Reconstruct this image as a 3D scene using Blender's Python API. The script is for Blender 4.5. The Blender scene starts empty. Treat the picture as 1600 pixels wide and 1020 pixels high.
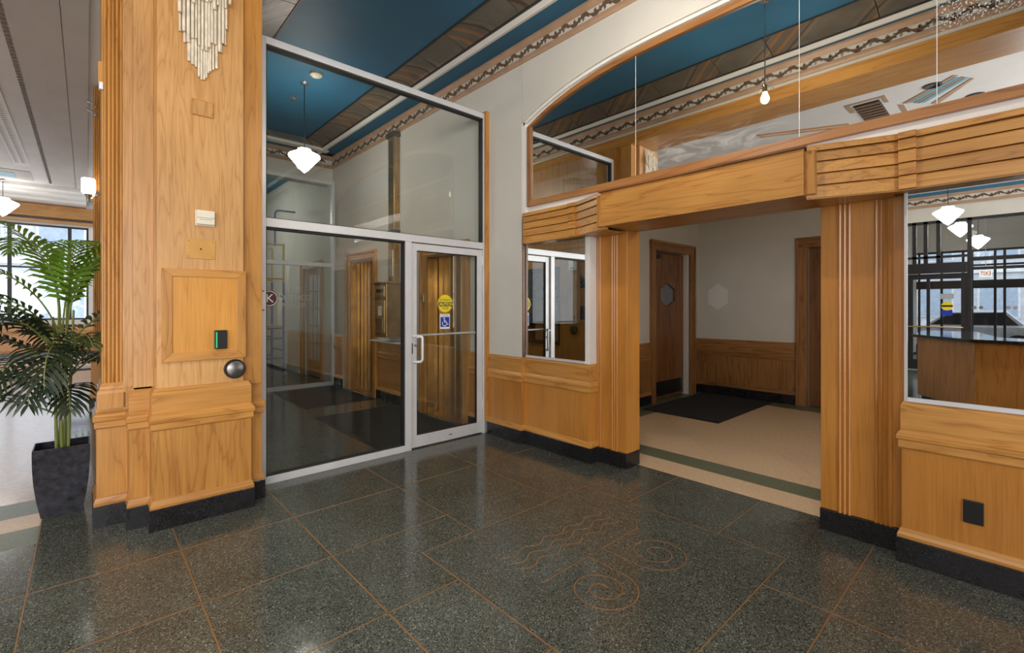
import bpy, bmesh, math, random
from mathutils import Vector, Matrix
random.seed(7)
sc = bpy.context.scene
COL = sc.collection
# ------------------------------------------------------------------ camera, world, light, exposure
TH = math.atan(665.0/729.0)                      # the camera looks 42.4 degrees right of +Y
cam_d = bpy.data.cameras.new('camera')
cam_d.sensor_width = 36.0; cam_d.lens = 729.0*36.0/1600.0
cam_d.shift_y = -32.0/1600.0; cam_d.clip_start = 0.02; cam_d.clip_end = 300
cam = bpy.data.objects.new('camera', cam_d); COL.objects.link(cam)
cam.location = (0, 0, 1.5); cam.rotation_euler = (math.pi/2, 0, -TH)
sc.camera = cam
sc.view_settings.view_transform = 'Standard'; sc.view_settings.look = 'None'
sc.view_settings.gamma = 1.0; sc.view_settings.use_curve_mapping = False
sc.view_settings.exposure = 0.0
sc.cycles.max_bounces = 10; sc.cycles.glossy_bounces = 6; sc.cycles.transparent_max_bounces = 16
sc.cycles.diffuse_bounces = 4; sc.cycles.sample_clamp_indirect = 6.0
sc.cycles.caustics_reflective = False; sc.cycles.caustics_refractive = False
wd = bpy.data.worlds.new('world'); sc.world = wd; wd.use_nodes = True
bg = wd.node_tree.nodes['Background']
bg.inputs[0].default_value = (0.86, 0.93, 1.0, 1); bg.inputs[1].default_value = 2.2

def area(name, loc, aim, sx, sy, power, color=(1, 1, 1)):
    d = bpy.data.lights.new(name, 'AREA'); d.shape = 'RECTANGLE'; d.size = sx; d.size_y = sy
    d.energy = power; d.color = color
    o = bpy.data.objects.new(name, d); COL.objects.link(o); o.location = loc
    o.rotation_euler = (Vector(aim)-Vector(loc)).to_track_quat('-Z', 'Y').to_euler()
    return o
# rear fill added behind the camera, then daylight of entrance screen and far window
area('rear_fill', (-2.6, -5.6, 2.2), (-0.6, 0, 1.9), 6.6, 3.0, 620, (1.0, 0.98, 0.95))
area('daylight_entrance', (-7.1, -1.35, 1.8), (0, -0.6, 1.6), 2.1, 2.6, 200, (0.97, 0.98, 1.0))
area('daylight_far_window', (-2.5, 19.0, 2.6), (-2.5, 10, 1.0), 6.0, 2.6, 30, (0.95, 0.98, 1.0))

# ------------------------------------------------------------------ materials
MATS = {}
def new_mat(name):
    m = bpy.data.materials.new(name); m.use_nodes = True
    nt = m.node_tree; b = nt.nodes['Principled BSDF']; MATS[name] = m
    return m, nt, b
def N(nt, t, **kw):
    n = nt.nodes.new(t)
    for k, v in kw.items():
        if isinstance(k, str) and hasattr(n, k): setattr(n, k, v)
    return n
def coords(nt, scale=(1, 1, 1), rand=True):
    tc = N(nt, 'ShaderNodeTexCoord'); mp = N(nt, 'ShaderNodeMapping')
    mp.inputs['Scale'].default_value = scale
    nt.links.new(tc.outputs['Object'], mp.inputs['Vector'])
    if rand:
        oi = N(nt, 'ShaderNodeObjectInfo'); vm = N(nt, 'ShaderNodeVectorMath', operation='SCALE')
        vm.inputs[0].default_value = (37.0, 53.0, 19.0)
        nt.links.new(oi.outputs['Random'], vm.inputs['Scale'])
        nt.links.new(vm.outputs[0], mp.inputs['Location'])
    return mp.outputs['Vector']
def noise(nt, vec, scale, detail=3, rough=0.5, dist=0.0):
    n = N(nt, 'ShaderNodeTexNoise'); n.inputs['Scale'].default_value = scale
    n.inputs['Detail'].default_value = detail; n.inputs['Roughness'].default_value = rough
    n.inputs['Distortion'].default_value = dist
    nt.links.new(vec, n.inputs['Vector']); return n.outputs['Fac']
def ramp(nt, fac, stops, interp='LINEAR'):
    r = N(nt, 'ShaderNodeValToRGB'); r.color_ramp.interpolation = interp
    e = r.color_ramp.elements
    while len(e) > 1: e.remove(e[-1])
    e[0].position = stops[0][0]; e[0].color = (*stops[0][1], 1)
    for p, c in stops[1:]:
        k = e.new(p); k.color = (*c, 1)
    nt.links.new(fac, r.inputs['Fac']); return r.outputs['Color']
def mix(nt, a, b, fac, mode='MIX'):
    m = N(nt, 'ShaderNodeMix', data_type='RGBA', blend_type=mode)
    for sock, v in ((m.inputs[6], a), (m.inputs[7], b)):
        if isinstance(v, tuple): sock.default_value = (*v, 1)
        else: nt.links.new(v, sock)
    if isinstance(fac, (int, float)): m.inputs[0].default_value = fac
    else: nt.links.new(fac, m.inputs[0])
    return m.outputs[2]
def bump(nt, b, fac, strength=0.2, dist=0.01):
    n = N(nt, 'ShaderNodeBump'); n.inputs['Strength'].default_value = strength; n.inputs['Distance'].default_value = dist
    nt.links.new(fac, n.inputs['Height']); nt.links.new(n.outputs[0], b.inputs['Normal'])
def plain(name, col, rough=0.5, metal=0.0, var=0.06, vs=6.0, coat=0.0, spec=0.5, bmp=0.0):
    m, nt, b = new_mat(name)
    v = coords(nt); f = noise(nt, v, vs, 4)
    lo = tuple(max(0, c*(1-var*2)) for c in col); hi = tuple(min(1, c*(1+var*2)) for c in col)
    nt.links.new(ramp(nt, f, [(0.3, lo), (0.7, hi)]), b.inputs['Base Color'])
    b.inputs['Roughness'].default_value = rough; b.inputs['Metallic'].default_value = metal
    b.inputs['Coat Weight'].default_value = coat; b.inputs['Specular IOR Level'].default_value = spec
    if bmp: bump(nt, b, noise(nt, v, vs*8, 3), bmp)
    return m
def wood(name, axis, dark, mid, light, rough=0.34, cathedral=1.0):
    m, nt, b = new_mat(name)
    s = [7.0, 7.0, 7.0]; s[axis] = 0.6
    v = coords(nt, tuple(s))
    f = noise(nt, v, 1.0, 3, 0.55, 0.6)
    rings = N(nt, 'ShaderNodeMath', operation='MULTIPLY'); rings.inputs[1].default_value = 6.0*cathedral
    nt.links.new(f, rings.inputs[0])
    fr = N(nt, 'ShaderNodeMath', operation='FRACT'); nt.links.new(rings.outputs[0], fr.inputs[0])
    c1 = ramp(nt, fr.outputs[0], [(0.0, mid), (0.40, light), (0.78, mid), (0.94, dark), (1.0, mid)])
    s2 = [150.0, 150.0, 150.0]; s2[axis] = 3.0
    v2 = coords(nt, tuple(s2)); f2 = noise(nt, v2, 1.0, 2)
    c2 = ramp(nt, f2, [(0.32, (0.74, 0.69, 0.63)), (0.55, (1, 1, 1))])
    v3 = coords(nt, (1.2, 1.2, 1.2)); f3 = noise(nt, v3, 1.0, 2)
    c3 = ramp(nt, f3, [(0.3, (0.8, 0.76, 0.7)), (0.7, (1.08, 1.06, 1.0))])
    c = mix(nt, c1, c2, 0.55, 'MULTIPLY'); c = mix(nt, c, c3, 0.8, 'MULTIPLY')
    oi = N(nt, 'ShaderNodeObjectInfo')
    rv = ramp(nt, oi.outputs['Random'], [(0.0, (0.88, 0.86, 0.84)), (1.0, (1.06, 1.05, 1.03))])
    c = mix(nt, c, rv, 1.0, 'MULTIPLY')
    nt.links.new(c, b.inputs['Base Color'])
    b.inputs['Roughness'].default_value = rough
    b.inputs['Coat Weight'].default_value = 0.25; b.inputs['Coat Roughness'].default_value = 0.25
    bump(nt, b, f2, 0.06, 0.004)
    return m
OD, OM, OL = (0.43, 0.185, 0.040), (0.55, 0.262, 0.062), (0.60, 0.300, 0.076)
wood('oak_z', 2, OD, OM, OL); wood('oak_x', 0, OD, OM, OL); wood('oak_y', 1, (0.46, 0.205, 0.048), (0.60, 0.295, 0.074), (0.65, 0.335, 0.09))
PD, PM, PL = (0.53, 0.275, 0.095), (0.62, 0.345, 0.132), (0.67, 0.385, 0.155)
wood('pale_oak_z', 2, PD, PM, PL, 0.36, 1.9)
HD, HM, HL = (0.62, 0.27, 0.04), (0.72, 0.335, 0.055), (0.76, 0.37, 0.07)
wood('oak_plain', 2, (0.53, 0.225, 0.042), (0.57, 0.25, 0.049), (0.60, 0.268, 0.055), 0.3, 0.35)
wood('honey_ply', 2, HD, HM, HL, 0.4, 0.5)
wood('brown_wood', 2, (0.12, 0.045, 0.014), (0.21, 0.085, 0.026), (0.27, 0.115, 0.037), 0.4, 0.6)
wood('brown_wood_y', 1, (0.16, 0.06, 0.02), (0.27, 0.105, 0.034), (0.33, 0.14, 0.047), 0.4, 0.6)

wood('frame_wood', 2, (0.26, 0.11, 0.035), (0.38, 0.175, 0.062), (0.44, 0.215, 0.08), 0.4, 0.6)
wood('frame_wood_y', 1, (0.26, 0.11, 0.035), (0.38, 0.175, 0.062), (0.44, 0.215, 0.08), 0.4, 0.6)
for k_, n_ in enumerate(('walnut_x', 'walnut_y', 'walnut_z')): wood(n_, k_, (0.20, 0.088, 0.026), (0.33, 0.155, 0.050), (0.39, 0.195, 0.068), 0.36)  # darker version of the oak, for the passage wainscot and casings
def terrazzo(name, base, chips_light, chips_dark, rough=0.16, s=170.0, con=1.0):
    m, nt, b = new_mat(name)
    v = coords(nt)
    vo = N(nt, 'ShaderNodeTexVoronoi'); vo.inputs['Scale'].default_value = s
    nt.links.new(v, vo.inputs['Vector'])
    sep = N(nt, 'ShaderNodeSeparateColor'); nt.links.new(vo.outputs['Color'], sep.inputs[0])
    b2 = tuple(x*(1-0.28*con) for x in base); b3 = tuple(min(1, x*(1+0.5*con)) for x in base)
    c = ramp(nt, sep.outputs[0], [(0.0, chips_dark), (0.16, b2), (0.42, base), (0.74, b3), (0.968, chips_light)], 'CONSTANT')
    f = noise(nt, coords(nt, (1, 1, 1)), 2.2, 4)
    c3 = ramp(nt, f, [(0.3, (0.82, 0.8, 0.78)), (0.7, (1.1, 1.1, 1.1))])
    c = mix(nt, c, c3, 1.0, 'MULTIPLY')
    nt.links.new(c, b.inputs['Base Color'])
    rr = ramp(nt, noise(nt, coords(nt, (1, 1, 1)), 5, 3), [(0.3, (rough*0.8,)*3), (0.75, (rough*1.7,)*3)])
    nt.links.new(rr, b.inputs['Roughness'])
    return m
terrazzo('terrazzo_green', (0.080, 0.089, 0.076), (0.31, 0.33, 0.28), (0.012, 0.014, 0.012), 0.12, 230.0)
plain('terrazzo_beige', (0.64, 0.465, 0.30), 0.32, 0, 0.05, 40)
plain('terrazzo_stripe', (0.125, 0.14, 0.092), 0.32, 0, 0.12, 60)
plain('terrazzo_pink', (0.58, 0.445, 0.365), 0.16, 0, 0.05, 30)
plain('grout', (0.33, 0.23, 0.14), 0.8)
plain('brass_strip', (0.30, 0.165, 0.07), 0.4, 0.35)
terrazzo('black_stone', (0.014, 0.014, 0.016), (0.035, 0.035, 0.04), (0.009, 0.009, 0.010), 0.22, 160)
plain('plaster_cream', (0.66, 0.635, 0.575), 0.6, 0, 0.02, 2.0)
plain('plaster_white', (0.80, 0.785, 0.75), 0.6, 0, 0.02, 2.0)
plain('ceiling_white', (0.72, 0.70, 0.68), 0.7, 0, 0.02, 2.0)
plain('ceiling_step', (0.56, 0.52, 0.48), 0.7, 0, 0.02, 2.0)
plain('paint_blue', (0.026, 0.135, 0.245), 0.55, 0, 0.06, 1.5)
plain('paint_blue_pale', (0.16, 0.36, 0.46), 0.5)
plain('paint_tan', (0.43, 0.275, 0.175), 0.5)
plain('paint_brown', (0.15, 0.092, 0.055), 0.55)
plain('paint_orange', (0.55, 0.26, 0.09), 0.55)
plain('paint_dark', (0.035, 0.032, 0.03), 0.5)
plain('aluminium', (0.72, 0.73, 0.75), 0.38, 0.25, 0.02)
plain('steel', (0.62, 0.62, 0.62), 0.25, 1.0, 0.03)
plain('steel_dark', (0.20, 0.19, 0.19), 0.32, 0.9)
plain('gasket', (0.012, 0.012, 0.012), 0.6)
plain('black_plastic', (0.012, 0.012, 0.013), 0.35)
plain('black_metal', (0.018, 0.019, 0.022), 0.4, 0.2)
plain('mat_rubber', (0.014, 0.0145, 0.016), 0.9, 0, 0.25, 90)
plain('brass', (0.55, 0.37, 0.16), 0.28, 0.9, 0.1, 3)
plain('brass_dull', (0.40, 0.25, 0.12), 0.32, 0.85, 0.15, 4)
plain('ivory', (0.78, 0.72, 0.58), 0.45)
plain('bamboo_white', (0.80, 0.71, 0.56), 0.5, 0, 0.1, 14)
plain('white_paint', (0.85, 0.85, 0.85), 0.4)
plain('yellow', (0.90, 0.68, 0.01), 0.5)
plain('blue_sign', (0.01, 0.04, 0.42), 0.5)
plain('maroon', (0.06, 0.008, 0.012), 0.4)
plain('scaffold_blue', (0.02, 0.06, 0.35), 0.45)
plain('scaffold_yellow', (0.70, 0.42, 0.03), 0.5)
plain('granite', (0.012, 0.015, 0.017), 0.08, 0, 0.4, 60)
plain('planter_slate', (0.026, 0.027, 0.038), 0.32, 0, 0.45, 22, bmp=1.0)
plain('soil', (0.03, 0.02, 0.012), 0.9, 0, 0.3, 40)
plain('stem_green', (0.20, 0.24, 0.06), 0.5)
plain('putty', (0.60, 0.31, 0.07), 0.5)
plain('frosted_pane', (0.20, 0.22, 0.26), 0.3)
plain('pane_blue', (0.42, 0.50, 0.60), 0.5)
plain('street_grey', (0.20, 0.20, 0.21), 0.8)
plain('facade_stone', (0.62, 0.64, 0.68), 0.8)
plain('car_silver', (0.55, 0.57, 0.60), 0.25, 0.4)
plain('car_white', (0.80, 0.80, 0.80), 0.3)
plain('red_letter', (0.75, 0.05, 0.02), 0.5)
plain('sticker_grey', (0.42, 0.42, 0.42), 0.5)
plain('lock_dark', (0.05, 0.045, 0.04), 0.3, 0.6)

def leafmat(name, a, b_):
    m, nt, b = new_mat(name)
    v = coords(nt); f = noise(nt, v, 9, 2)
    c = ramp(nt, f, [(0.3, a), (0.7, b_)])
    nt.links.new(c, b.inputs['Base Color']); b.inputs['Roughness'].default_value = 0.38
    tr = N(nt, 'ShaderNodeBsdfTranslucent'); nt.links.new(c, tr.inputs['Color'])
    mx = N(nt, 'ShaderNodeMixShader'); mx.inputs[0].default_value = 0.35
    out = nt.nodes['Material Output']
    nt.links.new(b.outputs[0], mx.inputs[1]); nt.links.new(tr.outputs[0], mx.inputs[2]); nt.links.new(mx.outputs[0], out.inputs['Surface'])
leafmat('leaf_lit', (0.12, 0.26, 0.02), (0.24, 0.42, 0.05))  # window light above and shade below are put into the leaf greens
leafmat('leaf_shaded', (0.012, 0.026, 0.012), (0.030, 0.050, 0.020))
leafmat('leaf_mid', (0.030, 0.060, 0.018), (0.075, 0.11, 0.035))

def emit(name, col, strength):
    m, nt, b = new_mat(name)
    b.inputs['Base Color'].default_value = (*col, 1); b.inputs['Emission Color'].default_value = (*col, 1)
    b.inputs['Emission Strength'].default_value = strength; b.inputs['Roughness'].default_value = 0.3
    return m
emit('opal_lit', (1.0, 0.93, 0.83), 32.0)
emit('opal_soft', (1.0, 0.95, 0.88), 8.0)
emit('opal_flush', (1.0, 0.94, 0.85), 95.0)
emit('bulb_lit', (1.0, 0.90, 0.76), 1000.0)
emit('lens_lit', (1.0, 0.96, 0.90), 6.0)
emit('green_led', (0.02, 0.6, 0.2), 0.9)
emit('exit_face', (0.9, 0.86, 0.78), 0.8)

def glassmat(name, tint=(0.93, 0.96, 0.95), ior=1.5, gain=1.0):
    m = bpy.data.materials.new(name); m.use_nodes = True; nt = m.node_tree; MATS[name] = m
    nt.nodes.remove(nt.nodes['Principled BSDF']); out = nt.nodes['Material Output']
    tr = N(nt, 'ShaderNodeBsdfTransparent'); tr.inputs[0].default_value = (*tint, 1)
    gl = N(nt, 'ShaderNodeBsdfGlossy'); gl.inputs['Roughness'].default_value = 0.0; gl.inputs[0].default_value = (1, 1, 1, 1)
    fr = N(nt, 'ShaderNodeFresnel'); ge = N(nt, 'ShaderNodeNewGeometry')
    mr = N(nt, 'ShaderNodeMapRange'); mr.inputs[3].default_value = ior; mr.inputs[4].default_value = 1.0/ior   # same reflectance on both faces of the pane
    nt.links.new(ge.outputs['Backfacing'], mr.inputs[0]); nt.links.new(mr.outputs[0], fr.inputs[0])
    mu = N(nt, 'ShaderNodeMath', operation='MULTIPLY', use_clamp=True); mu.inputs[1].default_value = gain
    nt.links.new(fr.outputs[0], mu.inputs[0])
    mx = N(nt, 'ShaderNodeMixShader'); nt.links.new(mu.outputs[0], mx.inputs[0])
    nt.links.new(tr.outputs[0], mx.inputs[1]); nt.links.new(gl.outputs[0], mx.inputs[2]); nt.links.new(mx.outputs[0], out.inputs['Surface'])
glassmat('glass_clear'); glassmat('glass_dark', (0.80, 0.86, 0.86))
glassmat('glass_window', (0.97, 0.98, 1.0), 1.3)

def mirrormat(name, smear):
    m = bpy.data.materials.new(name); m.use_nodes = True; nt = m.node_tree; MATS[name] = m
    b = nt.nodes['Principled BSDF']; out = nt.nodes['Material Output']
    b.inputs['Base Color'].default_value = (0.86, 0.88, 0.87, 1); b.inputs['Metallic'].default_value = 1.0; b.inputs['Roughness'].default_value = 0.0
    if not smear: return
    d = N(nt, 'ShaderNodeBsdfDiffuse'); d.inputs[0].default_value = (0.75, 0.75, 0.76, 1)
    v = coords(nt, (1, 1, 1), False)
    # wiped haze: a streaky noise held to a patch of the sheet (object space)
    sx = N(nt, 'ShaderNodeSeparateXYZ'); nt.links.new(v, sx.inputs[0])
    vs = coords(nt, (1, 1.2, 4.0), False); st = noise(nt, vs, 2.6, 6, 0.6, 2.2)
    r1 = ramp(nt, st, [(0.45, (0, 0, 0)), (0.78, (0.5, 0.5, 0.5))])
    def band(sock, lo, hi, soft):
        a = N(nt, 'ShaderNodeMapRange', interpolation_type='SMOOTHSTEP'); a.inputs[1].default_value = lo-soft; a.inputs[2].default_value = lo+soft
        nt.links.new(sock, a.inputs[0])
        c = N(nt, 'ShaderNodeMapRange', interpolation_type='SMOOTHSTEP'); c.inputs[1].default_value = hi-soft; c.inputs[2].default_value = hi+soft
        c.inputs[3].default_value = 1; c.inputs[4].default_value = 0
        nt.links.new(sock, c.inputs[0])
        p = N(nt, 'ShaderNodeMath', operation='MULTIPLY'); nt.links.new(a.outputs[0], p.inputs[0]); nt.links.new(c.outputs[0], p.inputs[1]); return p.outputs[0]
    def mul(a, c):
        p = N(nt, 'ShaderNodeMath', operation='MULTIPLY'); nt.links.new(a, p.inputs[0]); nt.links.new(c, p.inputs[1]); return p.outputs[0]
    haze = mul(mul(band(sx.outputs[1], *smear['hy'], 0.16), band(sx.outputs[2], *smear['hz'], 0.12)), r1)
    vo = noise(nt, v, 95, 2); sp = ramp(nt, vo, [(0.56, (0, 0, 0)), (0.62, (0.9, 0.9, 0.9))])
    speck = mul(mul(band(sx.outputs[1], *smear['sy'], 0.04), band(sx.outputs[2], *smear['sz'], 0.05)), sp)
    ad = N(nt, 'ShaderNodeMath', operation='ADD', use_clamp=True); nt.links.new(haze, ad.inputs[0]); nt.links.new(speck, ad.inputs[1])
    mx = N(nt, 'ShaderNodeMixShader'); nt.links.new(ad.outputs[0], mx.inputs[0]); nt.links.new(b.outputs[0], mx.inputs[1]); nt.links.new(d.outputs[0], mx.inputs[2])
    nt.links.new(mx.outputs[0], out.inputs['Surface'])
mirrormat('mirror', None)

def covemat():
    m, nt, b = new_mat('cove_canvas')
    v = coords(nt, (1, 1, 1)); 
    w = N(nt, 'ShaderNodeTexWave', wave_type='BANDS', bands_direction='DIAGONAL'); w.inputs['Scale'].default_value = 0.55
    w.inputs['Distortion'].default_value = 2.5; w.inputs['Detail'].default_value = 1.0; w.inputs['Detail Scale'].default_value = 0.6
    nt.links.new(v, w.inputs['Vector'])
    c = ramp(nt, w.outputs['Fac'], [(0.0, (0.135, 0.122, 0.10)), (0.45, (0.17, 0.15, 0.122)), (0.62, (0.10, 0.06, 0.035)), (0.72, (0.15, 0.135, 0.11)), (0.90, (0.30, 0.15, 0.06)), (0.97, (0.14, 0.125, 0.105))], 'CONSTANT')
    c = mix(nt, c, ramp(nt, noise(nt, v, 4, 4), [(0.3, (0.75, 0.75, 0.75)), (0.7, (1.1, 1.1, 1.1))]), 1.0, 'MULTIPLY')
    nt.links.new(c, b.inputs['Base Color']); b.inputs['Roughness'].default_value = 0.4
covemat()

# ------------------------------------------------------------------ mesh helpers
WL = {}                                            # world location of every object made here
class MB:
    def __init__(s): s.v = []; s.f = []
    def add(s, v, f):
        n = len(s.v); s.v += [tuple(p) for p in v]; s.f += [tuple(n+i for i in q) for q in f]; return s
    def box(s, x0, x1, y0, y1, z0, z1):
        if x0 > x1: x0, x1 = x1, x0
        if y0 > y1: y0, y1 = y1, y0
        if z0 > z1: z0, z1 = z1, z0
        return s.add([(x, y, z) for z in (z0, z1) for y in (y0, y1) for x in (x0, x1)],
                     [(0, 2, 3, 1), (4, 5, 7, 6), (0, 1, 5, 4), (2, 6, 7, 3), (0, 4, 6, 2), (1, 3, 7, 5)])
    def prism(s, poly, axis, a0, a1):
        """poly: 2D points; axis 0 -> (y,z), 1 -> (x,z), 2 -> (x,y)"""
        def p(q, a): return (a, q[0], q[1]) if axis == 0 else (q[0], a, q[1]) if axis == 1 else (q[0], q[1], a)
        n = len(poly)
        return s.add([p(q, a0) for q in poly]+[p(q, a1) for q in poly],
                     [tuple(range(n))[::-1], tuple(range(n, 2*n))]+[(i, (i+1) % n, n+(i+1) % n, n+i) for i in range(n)])
    def lathe(s, prof, c=(0, 0, 0), n=24, axis=2):
        V = []; F = []
        def p(r, h, a):
            u, w = r*math.cos(a), r*math.sin(a)
            q = (u, w, h) if axis == 2 else (u, h, w) if axis == 1 else (h, u, w)
            return (c[0]+q[0], c[1]+q[1], c[2]+q[2])
        for r, h in prof: V += [p(r, h, 2*math.pi*k/n) for k in range(n)]
        m = len(prof)
        for i in range(m-1):
            F += [(i*n+k, i*n+(k+1) % n, (i+1)*n+(k+1) % n, (i+1)*n+k) for k in range(n)]
        F += [tuple(range(n))[::-1], tuple((m-1)*n+k for k in range(n))]
        return s.add(V, F)
    def tube(s, path, r, n=8, r1=None):
        V = []; F = []; P = [Vector(q) for q in path]; m = len(P)
        up = None
        for i, q in enumerate(P):
            t = ((P[min(i+1, m-1)]-P[max(i-1, 0)]).normalized())
            if up is None: up = Vector((0, 0, 1)) if abs(t.z) < 0.9 else Vector((1, 0, 0))
            a = t.cross(up).normalized(); b = a.cross(t).normalized(); up = b
            rr = r if r1 is None else r+(r1-r)*i/(m-1)
            V += [q+a*rr*math.cos(2*math.pi*k/n)+b*rr*math.sin(2*math.pi*k/n) for k in range(n)]
        for i in range(m-1):
            F += [(i*n+k, i*n+(k+1) % n, (i+1)*n+(k+1) % n, (i+1)*n+k) for k in range(n)]
        F += [tuple(range(n))[::-1], tuple((m-1)*n+k for k in range(n))]
        return s.add(V, F)
    def sweep(s, path, prof):
        """plan path (outward = right of travel), closed profile of (offset, z)"""
        P = [Vector(q) for q in path]; m = len(P); k = len(prof)
        nr = []
        for i in range(m-1):
            d = (P[i+1]-P[i]).normalized(); nr.append(Vector((d.y, -d.x)))
        V = []
        for i in range(m):
            if i == 0: q = nr[0]
            elif i == m-1: q = nr[-1]
            else:
                q = (nr[i-1]+nr[i]); q = q/max(1e-6, (1+nr[i-1].dot(nr[i])))
            V += [(P[i].x+q.x*o, P[i].y+q.y*o, z) for o, z in prof]
        F = [tuple(range(k)), tuple((m-1)*k+j for j in range(k))[::-1]]
        for i in range(m-1):
            F += [(i*k+j, (i+1)*k+j, (i+1)*k+(j+1) % k, i*k+(j+1) % k) for j in range(k)]
        return s.add(V, F)
    def flat(s, pts, w, z0, z1, closed=False):
        """ribbon of width w along a plan polyline, from z0 to z1"""
        P = [Vector(q) for q in pts]; m = len(P); V = []; F = []
        for i in range(m):
            t = (P[min(i+1, m-1)]-P[max(i-1, 0)]).normalized(); q = Vector((t.y, -t.x))*w/2
            V += [(P[i].x+q.x, P[i].y+q.y, z0), (P[i].x+q.x, P[i].y+q.y, z1), (P[i].x-q.x, P[i].y-q.y, z1), (P[i].x-q.x, P[i].y-q.y, z0)]
        for i in range(m-1):
            F += [(i*4+j, (i+1)*4+j, (i+1)*4+(j+1) % 4, i*4+(j+1) % 4) for j in range(4)]
        F += [(0, 1, 2, 3), tuple((m-1)*4+j for j in (3, 2, 1, 0))]
        return s.add(V, F)
    def build(s, name, mat, parent=None, bevel=0.0, smooth=False, origin=None, label=None):
        xs = list(zip(*s.v))
        c = Vector(((min(xs[0])+max(xs[0]))/2, (min(xs[1])+max(xs[1]))/2, min(xs[2]))) if origin is None else Vector(origin)
        me = bpy.data.meshes.new(name)
        me.from_pydata([(p[0]-c.x, p[1]-c.y, p[2]-c.z) for p in s.v], [], s.f)
        bm = bmesh.new(); bm.from_mesh(me); bmesh.ops.recalc_face_normals(bm, faces=bm.faces); bm.to_mesh(me); bm.free()
        me.materials.append(MATS[mat])
        if smooth:
            for p in me.polygons: p.use_smooth = True
            me.set_sharp_from_angle(angle=math.radians(42))
        o = bpy.data.objects.new(name, me); COL.objects.link(o)
        WL[o.name] = c
        if parent is not None:
            o.parent = parent; o.location = c-WL[parent.name]
        else: o.location = c
        if bevel:
            md = o.modifiers.new('bevel', 'BEVEL'); md.width = bevel; md.segments = 2; md.limit_method = 'ANGLE'
        if label: o['label'] = label
        return o
def box(*a): return MB().box(*a)
def empty(name, loc):
    o = bpy.data.objects.new(name, None); o.empty_display_size = 0.1; COL.objects.link(o); o.location = loc; WL[o.name] = Vector(loc); return o
def tag(o, label, cat, group=None, kind=None):
    o['label'] = label; o['category'] = cat
    if group: o['group'] = group
    if kind: o['kind'] = kind
    return o
def struct(name, loc, label, cat): return tag(empty(name, loc), label, cat, None, 'structure')
def copy_tree(o, parent=None):
    c = o.copy(); COL.objects.link(c); WL[c.name] = WL[o.name].copy()
    if parent is not None: c.parent = parent
    for ch in list(o.children): copy_tree(ch, c)
    return c
def text_mesh(name, s, size, mat, parent, origin, right, up, depth=0.0015, align='CENTER', sx=1.0, bold=0.0):
    cu = bpy.data.curves.new(name, 'FONT'); cu.body = s; cu.size = size; cu.align_x = align; cu.align_y = 'CENTER'; cu.extrude = depth; cu.offset = bold
    t = bpy.data.objects.new('tmp', cu); COL.objects.link(t)
    me = t.to_mesh(); r = Vector(right); u = Vector(up); n = r.cross(u); o0 = Vector(origin)
    b = MB(); b.add([o0+r*(v.co.x*sx)+u*v.co.y+n*v.co.z for v in me.vertices], [tuple(p.vertices) for p in me.polygons])
    t.to_mesh_clear(); bpy.data.objects.remove(t); bpy.data.curves.remove(cu)
    return b.build(name, mat, parent)
def lamp(name, loc, power, r=0.08, col=(1, 0.93, 0.82), parent=None):
    d = bpy.data.lights.new(name, 'POINT'); d.energy = power; d.shadow_soft_size = r; d.color = col
    o = bpy.data.objects.new(name, d); COL.objects.link(o)
    if parent is not None: o.parent = parent; o.location = Vector(loc)-WL[parent.name]
    else: o.location = loc
    return o
def grid_holes(u0, u1, w0, w1, holes):
    """rectangles that fill u0..u1 x w0..w1 outside the holes"""
    us = sorted({u0, u1}|{h[0] for h in holes}|{h[1] for h in holes}); ws = sorted({w0, w1}|{h[2] for h in holes}|{h[3] for h in holes})
    out = []
    for i in range(len(us)-1):
        for j in range(len(ws)-1):
            cu, cw = (us[i]+us[i+1])/2, (ws[j]+ws[j+1])/2
            if not any(h[0] < cu < h[1] and h[2] < cw < h[3] for h in holes): out.append((us[i], us[i+1], ws[j], ws[j+1]))
    return out

# ================================================================== SETTING: floor
floor = box(-14, 9, -6.5, 21, -0.30, -0.05).build('floor', 'terrazzo_green')
tag(floor, 'polished terrazzo lobby floor in dark green and beige with brass divider strips', 'floor', None, 'structure')
def slab(poly, mat, z=0.0):
    return MB().prism(poly, 2, -0.05, z).build('terrazzo_panel', mat, floor)
def rect(x0, x1, y0, y1, mat='terrazzo_green'):
    return slab([(x0, y0), (x1, y0), (x1, y1), (x0, y1)], mat)
for x0, x1 in ((-0.23, 0.43), (0.43, 1.09)):
    ys = [-2.81, -2.11, -1.41, -0.71, -0.01, 0.69, 1.39, 2.09, 2.79, 3.49, 4.42, 5.3, 6.2, 7.1, 8.0, 8.9]
    for a, b in zip(ys, ys[1:]): rect(x0, x1, a, b)
for x0, x1 in ((-1.55, -0.23), (-2.87, -1.55), (-4.19, -2.87), (-5.5, -4.19), (-7.2, -5.5)):
    for a, b in ((-2.81, -1.41), (-1.41, -0.01), (-0.01, 1.39), (1.39, 2.79), (2.79, 4.2)): rect(x0, x1, a, b)
for a, b in ((-2.81, -1.41), (-1.41, -0.71), (-0.71, -0.01), (-0.01, 0.63)):
    for x0, x1 in ((1.09, 1.91), (1.91, 2.69), (2.69, 3.85)): rect(x0, x1, a, b)
rect(1.09, 1.51, 0.63, 1.39); rect(1.09, 1.51, 1.39, 2.08)
slab([(1.09, 2.08), (1.51, 2.08), (1.51, 2.46), (1.91, 2.46), (1.91, 2.79), (1.09, 2.79)], 'terrazzo_green')
rect(1.51, 2.69, 0.63, 0.95); rect(2.69, 3.85, 0.63, 0.95)
rect(1.51, 3.07, 0.95, 2.46)
rect(3.07, 3.85, 0.95, 1.36); rect(3.07, 3.85, 1.36, 2.04); rect(3.07, 3.85, 2.04, 2.46)
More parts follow.
